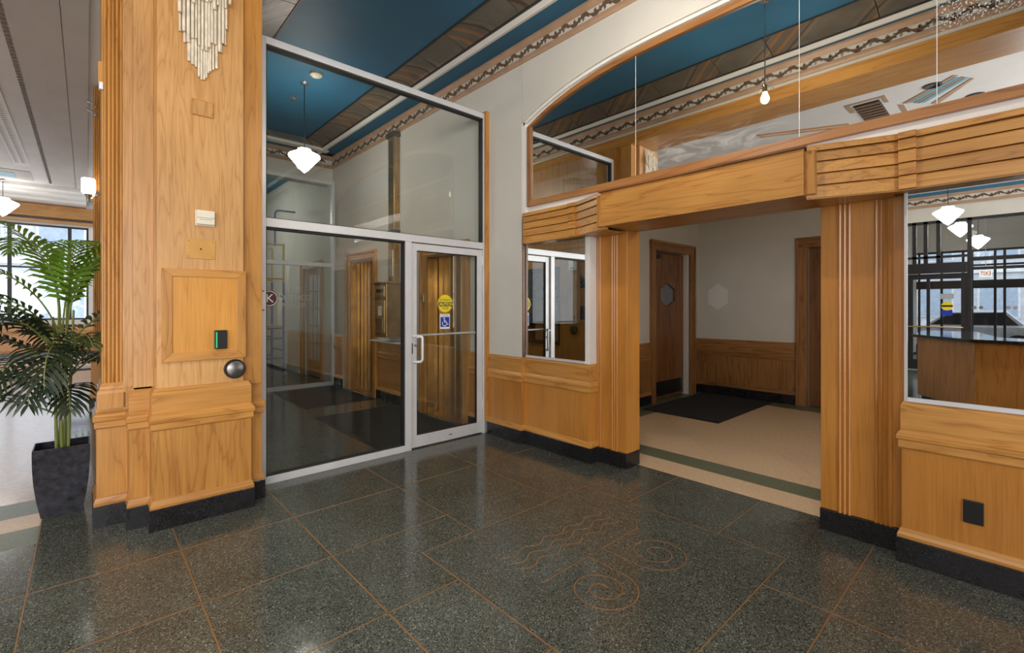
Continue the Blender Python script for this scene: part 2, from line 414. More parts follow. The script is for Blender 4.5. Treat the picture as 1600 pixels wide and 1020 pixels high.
for x0, x1 in ((1.91, 2.715), (2.715, 3.85)): rect(x0, x1, 2.46, 3.49)
rect(1.09, 1.91, 2.79, 3.49)
for x0, x1 in ((1.09, 1.91), (1.91, 2.715), (2.715, 3.9)):
    ys = [3.49, 4.33, 5.2, 6.05, 6.9, 7.75, 8.9, 10.2, 11.5, 12.8, 14.2]
    for a, b in zip(ys, ys[1:]): rect(x0, x1, a, b)
# lobby beyond the planter
for x0, x1 in ((-2.2, -0.23), (-4.2, -2.2), (-7.2, -4.2)):
    rect(x0, x1, 4.2, 4.53, 'terrazzo_stripe'); rect(x0, x1, 4.53, 4.81, 'terrazzo_beige'); rect(x0, x1, 4.81, 5.16, 'terrazzo_stripe')
    ys = [5.16, 7.2, 9.3, 11.4, 13.5, 15.6, 17.7, 19.8]
    for a, b in zip(ys, ys[1:]): rect(x0, x1, a, b, 'terrazzo_pink')
for a, b in ((8.9, 11.4), (11.4, 13.5), (13.5, 15.6), (15.6, 17.7), (17.7, 19.8)): rect(-0.23, 1.09, a, b, 'terrazzo_pink')
# passage floor: beige, green band, beige set on the diagonal, green border
rect(3.85, 4.17, -1.0, 3.85, 'terrazzo_beige'); rect(4.17, 4.44, -1.0, 3.85, 'terrazzo_stripe')
rect(4.44, 7.95, 3.5, 4.05, 'terrazzo_stripe'); rect(7.6, 8.2, -1.0, 3.5, 'terrazzo_stripe')
box(4.44, 7.6, -1.0, 3.5, -0.05, -0.004).build('grout_bed', 'grout', floor)
def clip(poly, x0, x1, y0, y1):
    for ax, lim, sg in ((0, x0, 1), (0, x1, -1), (1, y0, 1), (1, y1, -1)):
        out = []
        for i in range(len(poly)):
            p, q = poly[i], poly[(i+1) % len(poly)]
            dp, dq = (p[ax]-lim)*sg, (q[ax]-lim)*sg
            if dp >= 0: out.append(p)
            if (dp > 0 > dq) or (dp < 0 < dq):
                t = dp/(dp-dq); out.append((p[0]+(q[0]-p[0])*t, p[1]+(q[1]-p[1])*t))
        poly = out
        if len(poly) < 3: return None
    return poly
for i in range(-8, 9):
    for j in range(-8, 12):
        g = 0.0015
        u0, u1 = 2.55+0.95*i+g, 2.55+0.95*(i+1)-g; w0, w1 = 5.9+0.95*j+g, 5.9+0.95*(j+1)-g   # u = x-y, w = x+y
        q = [((u+w)/2, (w-u)/2) for u, w in ((u0, w0), (u1, w0), (u1, w1), (u0, w1))]
        q = clip(q, 4.44, 7.6, -1.0, 3.5)
        if q:
            ar = abs(sum(q[k][0]*q[(k+1) % len(q)][1]-q[(k+1) % len(q)][0]*q[k][1] for k in range(len(q))))/2
            if ar > 0.004: MB().prism(q, 2, -0.004, 0.0).build('terrazzo_tile', 'terrazzo_beige', floor)
def strip(x0, y0, x1, y1, w=0.0065):
    MB().flat([(x0, y0), (x1, y1)], w, -0.02, 0.0012).build('brass_strip', 'brass_strip', floor)
for x in (-0.23, 0.43): strip(x, -2.8, x, 4.6 if x < 0 else 3.88)
strip(1.09, -2.8, 1.09, 4.3, 0.009)
for y in (-2.11, -1.41, -0.71, -0.01, 0.69, 1.39): strip(-0.23, y, 1.09, y)
for y in (2.09,): strip(-7, y, 1.51, y)
strip(-0.6, 2.79, 1.93, 2.79); strip(-0.6, 3.49, 3.50, 3.49)
for x in (1.91, 2.715): strip(x, 2.46, x, 4.3)
strip(1.51, 0.95, 3.07, 0.95); strip(1.51, 2.46, 3.07, 2.46); strip(1.51, 0.95, 1.51, 2.46, 0.009); strip(3.07, 0.95, 3.07, 2.46)
for y in (1.36, 2.04): strip(3.07, y, 3.85, y)
strip(1.09, 0.63, 3.65, 0.63); strip(2.69, -2.0, 2.69, 0.95); strip(1.91, -2.0, 1.91, 0.63); strip(1.09, -0.01, 3.5, -0.01)
strip(1.09, 1.39, 1.51, 1.39)
strip(3.85, 0.93, 3.85, 2.45, 0.004)
# inlaid brass ornament: two squared scrolls and three waves
def inlay(name, pts, w=0.0065): MB().flat(pts, w, -0.01, 0.0014).build(name, 'brass_strip', floor)
def spiral(cx, cy, sgn):
    return [(cx+sgn*(0.2-0.17*t/80)*math.cos(-2*math.pi*2.05*t/80), cy+(0.2-0.17*t/80)*math.sin(-2*math.pi*2.05*t/80)) for t in range(81)]
inlay('brass_scroll', [(1.827, 1.756), (2.2205, 1.756)]); inlay('brass_scroll', [(2.22, 1.76), (2.22, 1.52)]+spiral(2.02, 1.505, 1))
inlay('brass_scroll', [(2.757, 1.756), (2.3595, 1.756)]); inlay('brass_scroll', [(2.36, 1.76), (2.36, 1.52)]+spiral(2.56, 1.505, -1))
for y in (2.075, 1.998, 1.922):
    inlay('brass_wave', [(1.828+0.93*t/90, y+0.021*math.sin(2*math.pi*4.5*t/90+2.6)) for t in range(91)], 0.007)

# ================================================================== wood wainscot profiles
def pulled(p, q, e=0.0015):
    d = (Vector(q)-Vector(p)).normalized()*e; return (p[0]+d.x, p[1]+d.y), (q[0]-d.x, q[1]-d.y)
def wainscot(parent, path, grain, xm='oak_x', panel_mat='oak_plain', board=True, ztop=0.94):
    MB().sweep(path, [(-0.06, 0), (0.022, 0), (0.022, 0.138), (0.016, 0.145), (-0.06, 0.145)]).build('baseboard', 'black_stone', parent)
    MB().sweep(path, [(-0.06, 0.145), (0.018, 0.145), (0.018, 0.163), (0.011, 0.178), (0.007, 0.195), (0.0, 0.2), (-0.06, 0.2)]).build('base_moulding', xm, parent)
    for p, q in zip(path, path[1:]):
        if math.dist(p, q) > 0.02:
            p, q = pulled(p, q)
            MB().sweep([p, q], [(-0.06, 0.2), (0.0, 0.2), (0.0, 0.665), (-0.06, 0.665)]).build('panel', panel_mat, parent)
    MB().sweep(path, [(-0.06, 0.665), (0.006, 0.665), (0.013, 0.675), (0.013, 0.716), (0.021, 0.722), (0.023, 0.742), (0.017, 0.749), (0.017, 0.757), (0.006, 0.77), (-0.06, 0.77)]).build('chair_rail', xm, parent)
    if board:
        MB().sweep(path, [(-0.06, 0.77), (0.004, 0.77), (0.004, ztop-0.022), (-0.006, ztop-0.004), (-0.006, ztop), (-0.06, ztop)]).build('top_board', xm, parent)

# ================================================================== SETTING: right wall
CY = 1.69                                           # axis of the doorway bay
XW, XB, XP = 3.515, 3.565, 3.67                     # wall face, recess back, pilaster face
def arch_pts(half, z_sp, rise, n=40, p=2.9):
    return [(CY+half*(1-2*k/n), z_sp+rise*(1-abs(1-2*k/n)**p)) for k in range(n+1)]
wr = struct('wall_right', (3.6, CY, 0), 'cream plastered wall with oak wainscot, arched recess and wide doorway', 'wall')
b = MB()
for y0, y1, z0, z1 in grid_holes(3.695, 15.0, 0, 4.7, [(7.24, 8.17, 0, 2.3), (4.75, 5.62, 0, 2.2), (9.6, 10.6, 0, 2.3)]): b.box(XW, 3.95, y0, y1, z0, z1)
b.box(XW, 3.95, -6, -0.315, 0, 4.7)
b.build('plaster', 'plaster_cream', wr)
b = MB()
for y0, y1, z0, z1 in grid_holes(-0.315, 3.695, 0, 4.0, [(0.475, 2.797, 0, 2.21)]): b.box(XB, 3.8, y0, y1, z0, z1)
b.box(3.80, 3.9, -0.31, 3.69, 2.27, 4.0)
b.build('recess_plaster', 'plaster_white', wr)
ap = arch_pts(2.0, 3.50, 0.30)
MB().prism([(CY+2.0, 4.7)]+ap+[(CY-2.0, 4.7)], 0, XW, XB+0.01).build('arch_plaster', 'plaster_cream', wr)
MB().prism(ap+[(y, z-0.028) for y, z in ap[::-1]], 0, XW+0.02, XB).build('arch_bead', 'plaster_white', wr)
for s in (1, -1):
    y = CY+s*2.0
    box(XW+0.02, XB, y-s*0.0, y-s*0.028, 2.5, 3.50).build('arch_bead', 'plaster_white', wr)
    box(XW+0.004, XB, y, y-s*0.012, 0.94, 2.5).build('recess_lining', 'brown_wood', wr, 0.001)
    if s == 1: box(XB-0.006, XB, 2.798, 2.852, 0.94, 2.2).build('recess_edge', 'plaster_white', wr)
wainscot(wr, [(3.50, 4.25), (3.50, 3.69), (3.548, 3.69), (3.548, 2.79), (3.72, 2.79)], 1, 'oak_y')
wainscot(wr, [(3.72, 0.485), (3.548, 0.485), (3.548, -0.31), (3.50, -0.31), (3.50, -3.0)], 1, 'oak_y')
box(3.462, XW, 4.25, 4.325, 0.15, 3.79).build('corner_trim', 'oak_z', wr, 0.003)
# pilasters of the doorway
for s in (1, -1):
    a, c = CY+s*0.765, (2.855 if s == 1 else 0.465)
    box(XP, 3.88, a, c, 0.14, 2.21).build('pilaster', 'oak_plain', wr, 0.004)
    box(XP-0.018, 3.88, a, c, 0.0, 0.14).build('pilaster_base', 'black_stone', wr, 0.002)
    for o0 in (0.874, 0.900, 0.926, 1.066, 1.090, 1.114, 1.138):
        yy = CY+s*o0
        MB().prism([(XP+0.004, yy-0.0105), (XP-0.007, yy-0.008), (XP-0.012, yy), (XP-0.007, yy+0.008), (XP+0.004, yy+0.0105)], 2, 0.14, 2.19).build('reed', 'oak_plain', wr)
box(3.66, 3.88, CY-0.765, CY+0.765, 2.205, 2.26).build('door_head', 'oak_y', wr, 0.003)

# canopy above the doorway
cn = struct('trim_1', (3.4, CY, 2.17), 'projecting oak canopy of stacked boards over the doorway', 'canopy')
ROWS = [(2.172, 2.246, 0.0), (2.250, 2.318, 0.005), (2.322, 2.390, 0.010), (2.394, 2.452, 0.015), (2.456, 2.492, 0.026)]
for s in (1, -1):
    def P_(x, d): return (x, CY+s*d)
    runs = [[P_(3.475, 1.93), P_(3.475, 1.283)], [P_(3.455, 1.283), P_(3.455, 1.205)], [P_(3.475, 1.205), P_(3.325, 0.775)]]
    for k, rn in enumerate(runs):
        for z0, z1, o in ROWS:
            path = rn if s == 1 else rn[::-1]
            MB().sweep(path, [(-0.05, z0), (o, z0), (o, z1-0.008), (o-0.006, z1), (-0.05, z1)]).build('board', 'oak_y', cn)
    box(3.30, 3.36, CY+s*0.772, CY+s*0.83, 2.19, 2.46).build('end_block', 'oak_z', cn, 0.003)
    MB().prism([P_(3.485, 1.93), P_(3.485, 1.205), P_(3.335, 0.775), P_(3.70, 0.775), P_(3.70, 1.165), P_(3.56, 1.165), P_(3.56, 1.93)], 2, 2.165, 2.172).build('soffit', 'oak_y', cn)
    box(3.47, XB, CY+s*1.928, CY+s*1.94, 2.172, 2.49).build('end_cap', 'oak_z', cn)
box(3.28, 3.32, CY-0.772, CY+0.772, 2.185, 2.476).build('front_board', 'oak_y', cn, 0.003)
box(3.262, 3.33, CY-0.785, CY+0.785, 2.476, 2.494).build('front_cap', 'brown_wood_y', cn, 0.003)
box(3.285, 3.72, CY-0.77, CY+0.77, 2.19, 2.205).build('soffit', 'oak_y', cn)
MB().prism([(3.32, CY-0.77), (3.47, CY-1.2), (3.48, CY-1.93), (3.56, CY-1.93), (3.56, CY+1.93), (3.48, CY+1.93), (3.47, CY+1.2), (3.32, CY+0.77)], 2, 2.476, 2.49).build('top_shelf', 'oak_y', cn)

# mirrors in the recess (things)
lm = empty('arched_mirror', (3.55, CY, 2.62))
tag(lm, 'wide arched mirror in brown wood frame above the doorway canopy', 'mirror')
XM = 3.556
half, zb, zs, rise = 1.90, 2.632, 3.435, 0.27
mirrormat('mirror_smeared', {'hy': (-0.55, 0.45), 'hz': (0.02, 0.20), 'sy': (-3.0, -1.36), 'sz': (0.42, 1.2)})
def arch_z(y): return zs+rise*(1-min(1, abs((y-CY)/half))**2.9)
cuts = [CY+half, 2.29, 1.02, 0.33, CY-half]
for y1, y0 in zip(cuts, cuts[1:]):
    n = 14; ys = [y0+0.0015+(y1-y0-0.003)*k/n for k in range(n+1)]
    poly = [(ys[0], zb), (ys[-1], zb)]+[(y, arch_z(y)) for y in ys[::-1]]
    MB().prism(poly, 0, XM, XB).build('mirror_pane', 'mirror_smeared', lm, origin=(XM, CY, zb))
for yj in cuts[1:-1]: box(XM-0.0012, XM+0.002, yj-0.0017, yj+0.0017, zb, arch_z(yj)).build('pane_joint', 'white_paint', lm)
ao = arch_pts(half+0.045, zs+0.005, rise+0.045); ai = arch_pts(half-0.006, zs-0.003, rise-0.004)
MB().prism(ao+ai[::-1], 0, XM-0.022, XB).build('frame_arch', 'frame_wood_y', lm)
for s in (1, -1): box(XM-0.022, XB, CY+s*(half-0.006), CY+s*(half+0.045), zb-0.057, zs+0.006).build('frame_side', 'frame_wood', lm, 0.002)
box(XM-0.024, XB, CY-half, CY+half, zb-0.057, zb+0.004).build('frame_rail', 'frame_wood_y', lm, 0.002)
for s, lb in ((1, 'narrow wall mirror between the glass door and the doorway, reflecting the door'), (-1, 'wall mirror right of the doorway reflecting the reception desk')):
    y0, y1 = CY+s*(1.163 if s == 1 else 1.232), CY+s*1.975
    m_ = empty('wall_mirror', (XM, (y0+y1)/2, 0.955)); tag(m_, lb, 'mirror')
    box(XM, XB, y0, y1, 0.965, 2.168).build('mirror_pane', 'mirror', m_)
    box(XM-0.012, XB, y0, y1, 0.942, 0.965).build('bottom_channel', 'aluminium', m_)
    if s == -1: box(XM-0.004, XB, y0, y0+0.004, 0.965, 2.17).build('edge_channel', 'aluminium', m_)
# black socket plate on the wainscot
so = empty('socket_plate', (3.545, 0.18, 0.32)); tag(so, 'black blank socket plate on the oak wainscot', 'wall plate')
box(3.538, 3.548, 0.142, 0.222, 0.322, 0.446).build('plate', 'black_plastic', so, 0.003)
for z in (0.35, 0.418): MB().lathe([(0.004, -0.002), (0.004, 0.002)], (3.537, 0.182, z), 8, 0).build('screw', 'lock_dark', so)

# ================================================================== SETTING: ceiling
ce = struct('ceiling', (2.2, 2, 4.37), 'coffered ceiling painted blue with leaf frieze and painted coves beside white lobby ceiling', 'ceiling')
Y0, Y1 = -6.0, 9.0
def run(name, prof, mat, y0=Y0, y1=Y1):            # (x,z) profile extruded along Y
    return MB().prism(prof, 1, y0, y1).build(name, mat, ce)
def rc(x0, x1, z0, z1): return [(x0, z0), (x1, z0), (x1, z1), (x0, z1)]
run('blue_panel', rc(1.50, 2.93, 4.49, 4.70), 'paint_blue')
for side in (1, -1):
    fx = (lambda d: XW-d) if side == 1 else (lambda d: 1.03+d)
    cw = 0.335 if side == 1 else 0.17
    ct = 0.615 if side == 1 else 0.517
    m0 = 0.245 if side == 1 else 0.085
    run('lower_moulding', [(fx(-0.02), 4.14), (fx(0.012), 4.14), (fx(0.022), 4.165), (fx(0.022), 4.195), (fx(0.012), 4.205), (fx(-0.02), 4.205)], 'paint_tan')
    run('frieze_ground', rc(fx(-0.02), fx(0.006), 4.205, 4.295), 'plaster_cream')
    run('upper_moulding', [(fx(-0.02), 4.295), (fx(0.01), 4.295), (fx(0.016), 4.31), (fx(0.035), 4.345), (fx(0.035), 4.375), (fx(-0.02), 4.375)], 'paint_tan')
    run('blue_band', rc(fx(-0.02), fx(m0+0.01), 4.37, 4.40), 'paint_blue')
    run('white_moulding', [(fx(m0), 4.385), (fx(m0+0.012), 4.36), (fx(m0+0.05), 4.352), (fx(cw-0.015), 4.372), (fx(cw-0.005), 4.40), (fx(m0), 4.40)], 'plaster_white')
    run('dark_fillet', rc(fx(cw-0.02), fx(cw+0.012), 4.392, 4.41), 'paint_dark')
    run('dark_fillet', rc(fx(ct-0.01), fx(ct+0.012), 4.478, 4.492), 'paint_dark')
    # painted canvas panels of the cove
    pf = []
    for k in range(7):
        t = k/6; a = t*math.pi/2
        pf.append((fx(cw+(ct-cw)*(0.5*t+0.5*(1-math.cos(a)))), 4.40+0.088*(0.4*t+0.6*math.sin(a))))
    pf2 = [(x+(0.012 if side == 1 else -0.012), z+0.006) for x, z in pf]
    y = Y0; i = 0
    while y < Y1-0.02:
        L = min(0.78+0.22*math.sin(i*2.3), Y1-y)
        o = MB().prism(pf+pf2[::-1], 1, y+0.004, y+L-0.004).build('cove_panel', 'cove_canvas', ce); y += L; i += 1
    # backing above the cove
    run('cove_back', [(fx(cw-0.06), 4.40), (pf2[0][0]+0.02*side, 4.412), (pf2[-1][0]+0.02*side, 4.52), (pf2[-1][0]+0.02*side, 4.70), (fx(-0.02), 4.70), (fx(-0.02), 4.40)], 'paint_dark')
# leaf scrolls of the frieze: one mesh, many copies
def scroll_mesh():
    m = MB(); n = 14
    pts = [(-0.125+0.25*k/n, 0.026*math.sin(2*math.pi*k/n)) for k in range(n+1)]
    w = [0.007+0.014*abs(math.sin(2*math.pi*k/n)) for k in range(n+1)]
    V = []; F = []
    for (y, z), ww in zip(pts, w): V += [(0, y, z-ww), (0, y, z+ww), (0.007, y, z-ww), (0.007, y, z+ww)]
    for k in range(n):
        a = 4*k; F += [(a, a+4, a+5, a+1), (a+1, a+5, a+7, a+3), (a, a+2, a+6, a+4)]
    m.add(V, F)
    for y, z, ang, ln in ((-0.07, 0.03, 2.3, 0.034), (-0.045, 0.022, 0.9, 0.030), (-0.09, 0.012, 3.9, 0.040), (-0.055, 0.006, 5.0, 0.036), (0.055, -0.03, 5.4, 0.034), (0.08, -0.022, 4.1, 0.030), (0.035, -0.012, 0.7, 0.040), (0.07, -0.006, 1.9, 0.036), (0.0, 0.0, 1.2, 0.028), (0.005, 0.0, 4.3, 0.028)):
        d = Vector((math.cos(ang), math.sin(ang))); q = Vector((-d.y, d.x))
        p0 = Vector((y, z)); p1 = p0+d*ln*0.5+q*0.012; p2 = p0+d*ln*1.15; p3 = p0+d*ln*0.5-q*0.012
        m.add([(-0.001, p.x, max(-0.042, min(0.042, p.y))) for p in (p0, p1, p2, p3)]+[(0.006, p.x, max(-0.042, min(0.042, p.y))) for p in (p0, p1, p2, p3)],
              [(0, 1, 2, 3), (0, 4, 5, 1), (1, 5, 6, 2), (2, 6, 7, 3), (3, 7, 4, 0)])
    return m
sproto = scroll_mesh().build('leaf_scroll', 'paint_brown', ce, origin=(0, 0, 0))
first = True
for side, x in ((1, XW-0.013), (-1, 1.03+0.007)):
    y = Y0+0.13
    while y < Y1-0.1:
        o = sproto if first else sproto.copy()
        if not first: COL.objects.link(o)
        first = False
        o.location = Vector((x, y, 4.25))-WL[ce.name]; y += 0.25
# beam over the pillars, cased in oak below
run('beam_core', rc(0.46, 1.02, 4.06, 4.75), 'plaster_cream', -6, 15)
run('beam_fascia', rc(1.0, 1.045, 3.95, 4.06), 'oak_y'); run('beam_crown', rc(1.0, 1.055, 4.06, 4.09), 'oak_y')
run('beam_soffit', rc(0.46, 1.0, 3.95, 4.06), 'oak_y', -6, 15)
# cross beam at the end of the coffer
box(1.03, XW, 9.0, 9.35, 3.86, 4.70).build('cross_beam', 'plaster_cream', ce)
box(1.03, XW, 8.965, 9.0, 4.295, 4.375).build('upper_moulding', 'paint_tan', ce); box(1.03, XW, 8.978, 9.0, 4.14, 4.205).build('lower_moulding', 'paint_tan', ce)
box(1.03, XW, 8.80, 9.0, 4.37, 4.40).build('blue_band', 'paint_blue', ce); box(1.2, XW-0.2, 8.66, 8.80, 4.352, 4.40).build('white_moulding', 'plaster_white', ce)
box(1.25, 3.2, 8.60, 8.66, 4.40, 4.49).build('cove_panel', 'cove_canvas', ce)
c2 = sproto.data
for k in range(9):
    o = sproto.copy(); COL.objects.link(o); o.rotation_euler = (0, 0, math.pi/2); o.location = Vector((1.25+0.25*k, 8.994, 4.25))-WL[ce.name]
box(1.03, XW, 9.35, 14.6, 4.45, 4.5).build('blue_panel', 'paint_blue', ce)
# white lobby ceiling with its stepped mouldings
box(-13.4, 0.47, -6, 20, 4.75, 4.9).build('white_ceiling', 'ceiling_white', ce)
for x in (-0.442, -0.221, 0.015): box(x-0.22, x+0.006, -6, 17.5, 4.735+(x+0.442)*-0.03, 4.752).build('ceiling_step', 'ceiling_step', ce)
b = MB()
for k in range(160): b.box(-0.725, -0.675, -1+0.115*k, -1+0.115*k+0.06, 4.735, 4.752)
o = b.build('bead_band', 'paint_brown', ce); o['kind'] = 'stuff'
box(-1.20, -0.97, -2, 15.6, 4.742, 4.752).build('fret_band', 'plaster_white', ce)
b = MB()
for k in range(150):
    y = -1.9+0.115*k
    b.add([(-1.18, y, 4.738), (-1.10, y+0.05, 4.738), (-1.18, y+0.05, 4.738), (-1.09, y+0.02, 4.738), (-0.99, y-0.02, 4.738), (-1.07, y+0.06, 4.738)], [(0, 1, 2), (3, 4, 5)])
o = b.build('fret_leaves', 'paint_brown', ce); o['kind'] = 'stuff'
for x0, x1 in ((-0.985, -0.955), (-1.215, -1.19)): box(x0, x1, -2, 15.6, 4.73, 4.752).build('fret_edge', 'plaster_white', ce)
box(-3.2, -1.0, 16.2, 17.3, 4.735, 4.752).build('ceiling_panel', 'ceiling_step', ce); box(-3.0, -1.3, 16.5, 17.1, 4.728, 4.74).build('ceiling_panel', 'paint_blue_pale', ce)
for k, (y, z) in enumerate(((17.7, 4.66), (18.2, 4.58), (18.7, 4.50))): box(-7, 0.0+0.0*k, y, 19.6, z, 4.76-0.02*k).build('cornice_step', 'plaster_white', ce)
# stencilled wings, ceiling panel steps and a small round patch seen in the arched mirror
for p in ([(-2.58, 1.24), (-2.0, 0.65), (-2.05, 0.60), (-2.62, 1.16)], [(-2.72, 1.14), (-2.10, 0.56), (-2.15, 0.52), (-2.76, 1.06)]):
    MB().prism(p, 2, 4.742, 4.751).build('stencil_ray', 'paint_blue_pale', ce)
for p in ([(-2.55, 1.30), (-1.90, 0.66), (-1.95, 0.62), (-2.60, 1.26)], [(-2.66, 1.18), (-2.05, 0.58), (-2.08, 0.56), (-2.70, 1.15)], [(-2.90, 1.0), (-2.20, 0.50), (-2.24, 0.47), (-3.0, 0.93)], [(-2.62, 1.30), (-3.0, 1.30), (-3.0, 1.36), (-2.56, 1.36)]):
    MB().prism(p, 2, 4.742, 4.751).build('stencil_ray', 'paint_tan', ce)
for p in ([(-2.9, 2.1), (-2.3, 3.4), (-2.36, 3.43), (-2.98, 2.1)], [(-3.05, 2.1), (-2.45, 3.4), (-2.5, 3.43), (-3.12, 2.1)]):
    MB().prism(p, 2, 4.742, 4.751).build('stencil_ray', 'paint_orange', ce)
for p in ([(-1.98, 1.44), (-1.98, 1.96), (-2.04, 1.96), (-2.04, 1.44)], [(-2.04, 1.90), (-2.4, 1.90), (-2.4, 1.96), (-2.04, 1.96)], [(-2.04, 1.44), (-2.3, 1.44), (-2.3, 1.49), (-2.04, 1.49)]):
    MB().prism(p, 2, 4.742, 4.751).build('stencil_step', 'paint_tan', ce)
MB().prism([(-1.05, 0.10), (-1.05, 0.34), (-1.24, 0.36), (-1.29, 0.22), (-1.24, 0.08)], 2, 4.742, 4.751).build('water_stain_patch', 'paint_orange', ce)

# ================================================================== glazed partition and its door
YG = 4.33
def al(name, x0, x1, z0, z1, par, y=YG, d=0.05, mat='aluminium'): return box(x0, x1, y-d, y+d, z0, z1).build(name, mat, par, 0.003)
w1 = struct('window_1', (2.2, YG, 0), 'tall glazed partition with silver aluminium frame beside the oak pillar', 'partition')
al('jamb', 1.070, 1.114, 0, 3.765, w1); al('jamb', 3.452, 3.478, 0, 3.765, w1)
al('header', 1.114, 3.452, 3.705, 3.765, w1); al('transom', 1.114, 3.452, 2.168, 2.243, w1); al('mullion', 2.425, 2.497, 0.0, 2.168, w1)
al('sill', 1.114, 2.425, 0.0, 0.062, w1)
for x0, x1, z0, z1 in ((1.114, 2.425, 0.062, 2.168), (1.114, 3.452, 2.243, 3.705)):
    box(x0, x1, YG-0.004, YG+0.004, z0, z1).build('glass_pane', 'glass_clear', w1)
    for a in ((x0, x0+0.010, z0, z1), (x1-0.014, x1, z0, z1), (x0, x1, z1-0.018, z1), (x0, x1, z0, z0+0.008)):
        box(a[0], a[1], YG-0.03, YG+0.03, a[2], a[3]).build('gasket', 'gasket', w1)
d1 = struct('door_1', (2.97, YG, 0), 'glazed aluminium door with pull handle and yellow caution sticker', 'door')
al('stile', 2.503, 2.572, 0.012, 2.160, d1, d=0.024); al('stile', 3.378, 3.448, 0.012, 2.160, d1, d=0.024)
al('rail', 2.572, 3.378, 2.085, 2.160, d1, d=0.024); al('rail', 2.572, 3.378, 0.012, 0.135, d1, d=0.024)
box(2.572, 3.378, YG-0.003, YG+0.003, 0.135, 2.085).build('glass_pane', 'glass_clear', d1)
for a in ((2.572, 2.580, 0.135, 2.085), (3.370, 3.378, 0.135, 2.085), (2.572, 3.378, 2.077, 2.085), (2.572, 3.378, 0.135, 0.141)):
    box(a[0], a[1], YG-0.014, YG+0.014, a[2], a[3]).build('gasket', 'gasket', d1)
MB().tube([(2.545, YG-0.02, 1.175), (2.545, YG-0.075, 1.175), (2.61, YG-0.085, 1.175)], 0.011, 8).build('bracket', 'aluminium', d1, smooth=True)
def rounded(pts, r=0.03, n=5):
    out = [Vector(pts[0])]
    for i in range(1, len(pts)-1):
        p = Vector(pts[i]); a = (Vector(pts[i-1])-p).normalized(); c = (Vector(pts[i+1])-p).normalized()
        for k in range(n+1):
            t = k/n; q0 = p+a*r; q1 = p+c*r
            out.append((q0*(1-t)+p*t)*(1-t)+(p*(1-t)+q1*t)*t)
    return out+[Vector(pts[-1])]
MB().tube(rounded([(2.525, YG-0.02, 1.185), (2.60, YG-0.09, 1.185), (2.60, YG-0.09, 0.915), (2.525, YG-0.02, 0.915)], 0.035), 0.015, 10).build('pull_handle', 'aluminium', d1, smooth=True)
MB().tube([(2.56, YG+0.05, 1.185), (3.39, YG+0.05, 1.19)], 0.012, 10).build('push_bar', 'aluminium', d1, smooth=True)
for x in (2.575, 3.376): MB().tube([(x, YG, 1.187), (x, YG+0.05, 1.187)], 0.014, 8).build('bar_bracket', 'aluminium', d1)
MB().lathe([(0.016, -0.012), (0.016, 0.0)], (2.55, YG-0.024, 1.085), 14, 1).build('lock_cylinder', 'steel', d1)
box(2.506, 2.522, YG-0.027, YG-0.02, 1.0, 1.11).build('latch_plate', 'black_plastic', d1)
for z in (0.28, 1.98): box(3.436, 3.466, YG-0.034, YG-0.02, z, z+0.11).build('hinge', 'aluminium', d1, 0.002)
box(2.98, 3.02, YG-0.0255, YG-0.02, 0.066, 0.074).build('maker_mark', 'black_plastic', d1)
# stickers on the door
RX, UZ = (1, 0, 0), (0, 0, 1)
st = MB().lathe([(0.098, -0.0008), (0.098, 0.0008)], (2.94, YG-0.006, 1.527), 36, 1).build('caution_sticker', 'yellow', d1, label='round yellow caution sticker')
box(2.843, 3.037, YG-0.0082, YG-0.0068, 1.495, 1.545).build('black_band', 'black_plastic', st)
text_mesh('lettering', 'CAUTION', 0.047, 'yellow', st, (2.94, YG-0.009, 1.519), RX, UZ, 0.0004, bold=0.0012)
text_mesh('lettering', 'AUTOMATIC', 0.026, 'black_plastic', st, (2.94, YG-0.0074, 1.565), RX, UZ, 0.0004)
text_mesh('lettering', 'DOOR', 0.026, 'black_plastic', st, (2.94, YG-0.0074, 1.475), RX, UZ, 0.0004)
sw = box(2.872, 3.002, YG-0.0066, YG-0.0052, 1.247, 1.413).build('access_sticker', 'white_paint', d1, label='blue and white wheelchair access sticker')
box(2.880, 2.994, YG-0.0076, YG-0.0066, 1.268, 1.378).build('blue_field', 'blue_sign', sw)
b = MB(); yy0, yy1 = YG-0.0086, YG-0.0076
b.lathe([(0.0095, 0), (0.0095, 0.001)], (2.927, yy0, 1.363), 12, 1)
n = 20; ring = []
for k in range(n+1):
    a = math.radians(150+k*230/n); ring.append((2.932+0.033*math.cos(a), 1.309+0.033*math.sin(a)))
rin = [(2.932+(x-2.932)*0.76, 1.309+(z-1.309)*0.76) for x, z in ring]
for k in range(n): b.prism([ring[k], ring[k+1], rin[k+1], rin[k]], 1, yy0, yy1)
for p in ([(2.922, 1.352), (2.933, 1.352), (2.935, 1.318), (2.924, 1.318)], [(2.930, 1.342), (2.952, 1.340), (2.952, 1.332), (2.930, 1.334)], [(2.925, 1.326), (2.962, 1.326), (2.962, 1.317), (2.925, 1.317)], [(2.954, 1.324), (2.963, 1.324), (2.977, 1.290), (2.968, 1.290)], [(2.968, 1.296), (2.984, 1.302), (2.984, 1.294), (2.970, 1.289)]): b.prism(p, 1, yy0, yy1)
b.build('wheelchair_symbol', 'white_paint', sw)
for z_ in (1.402, 1.388): box(2.888, 2.986, YG-0.0072, YG-0.0064, z_-0.003, z_+0.003).build('small_print', 'sticker_grey', sw)
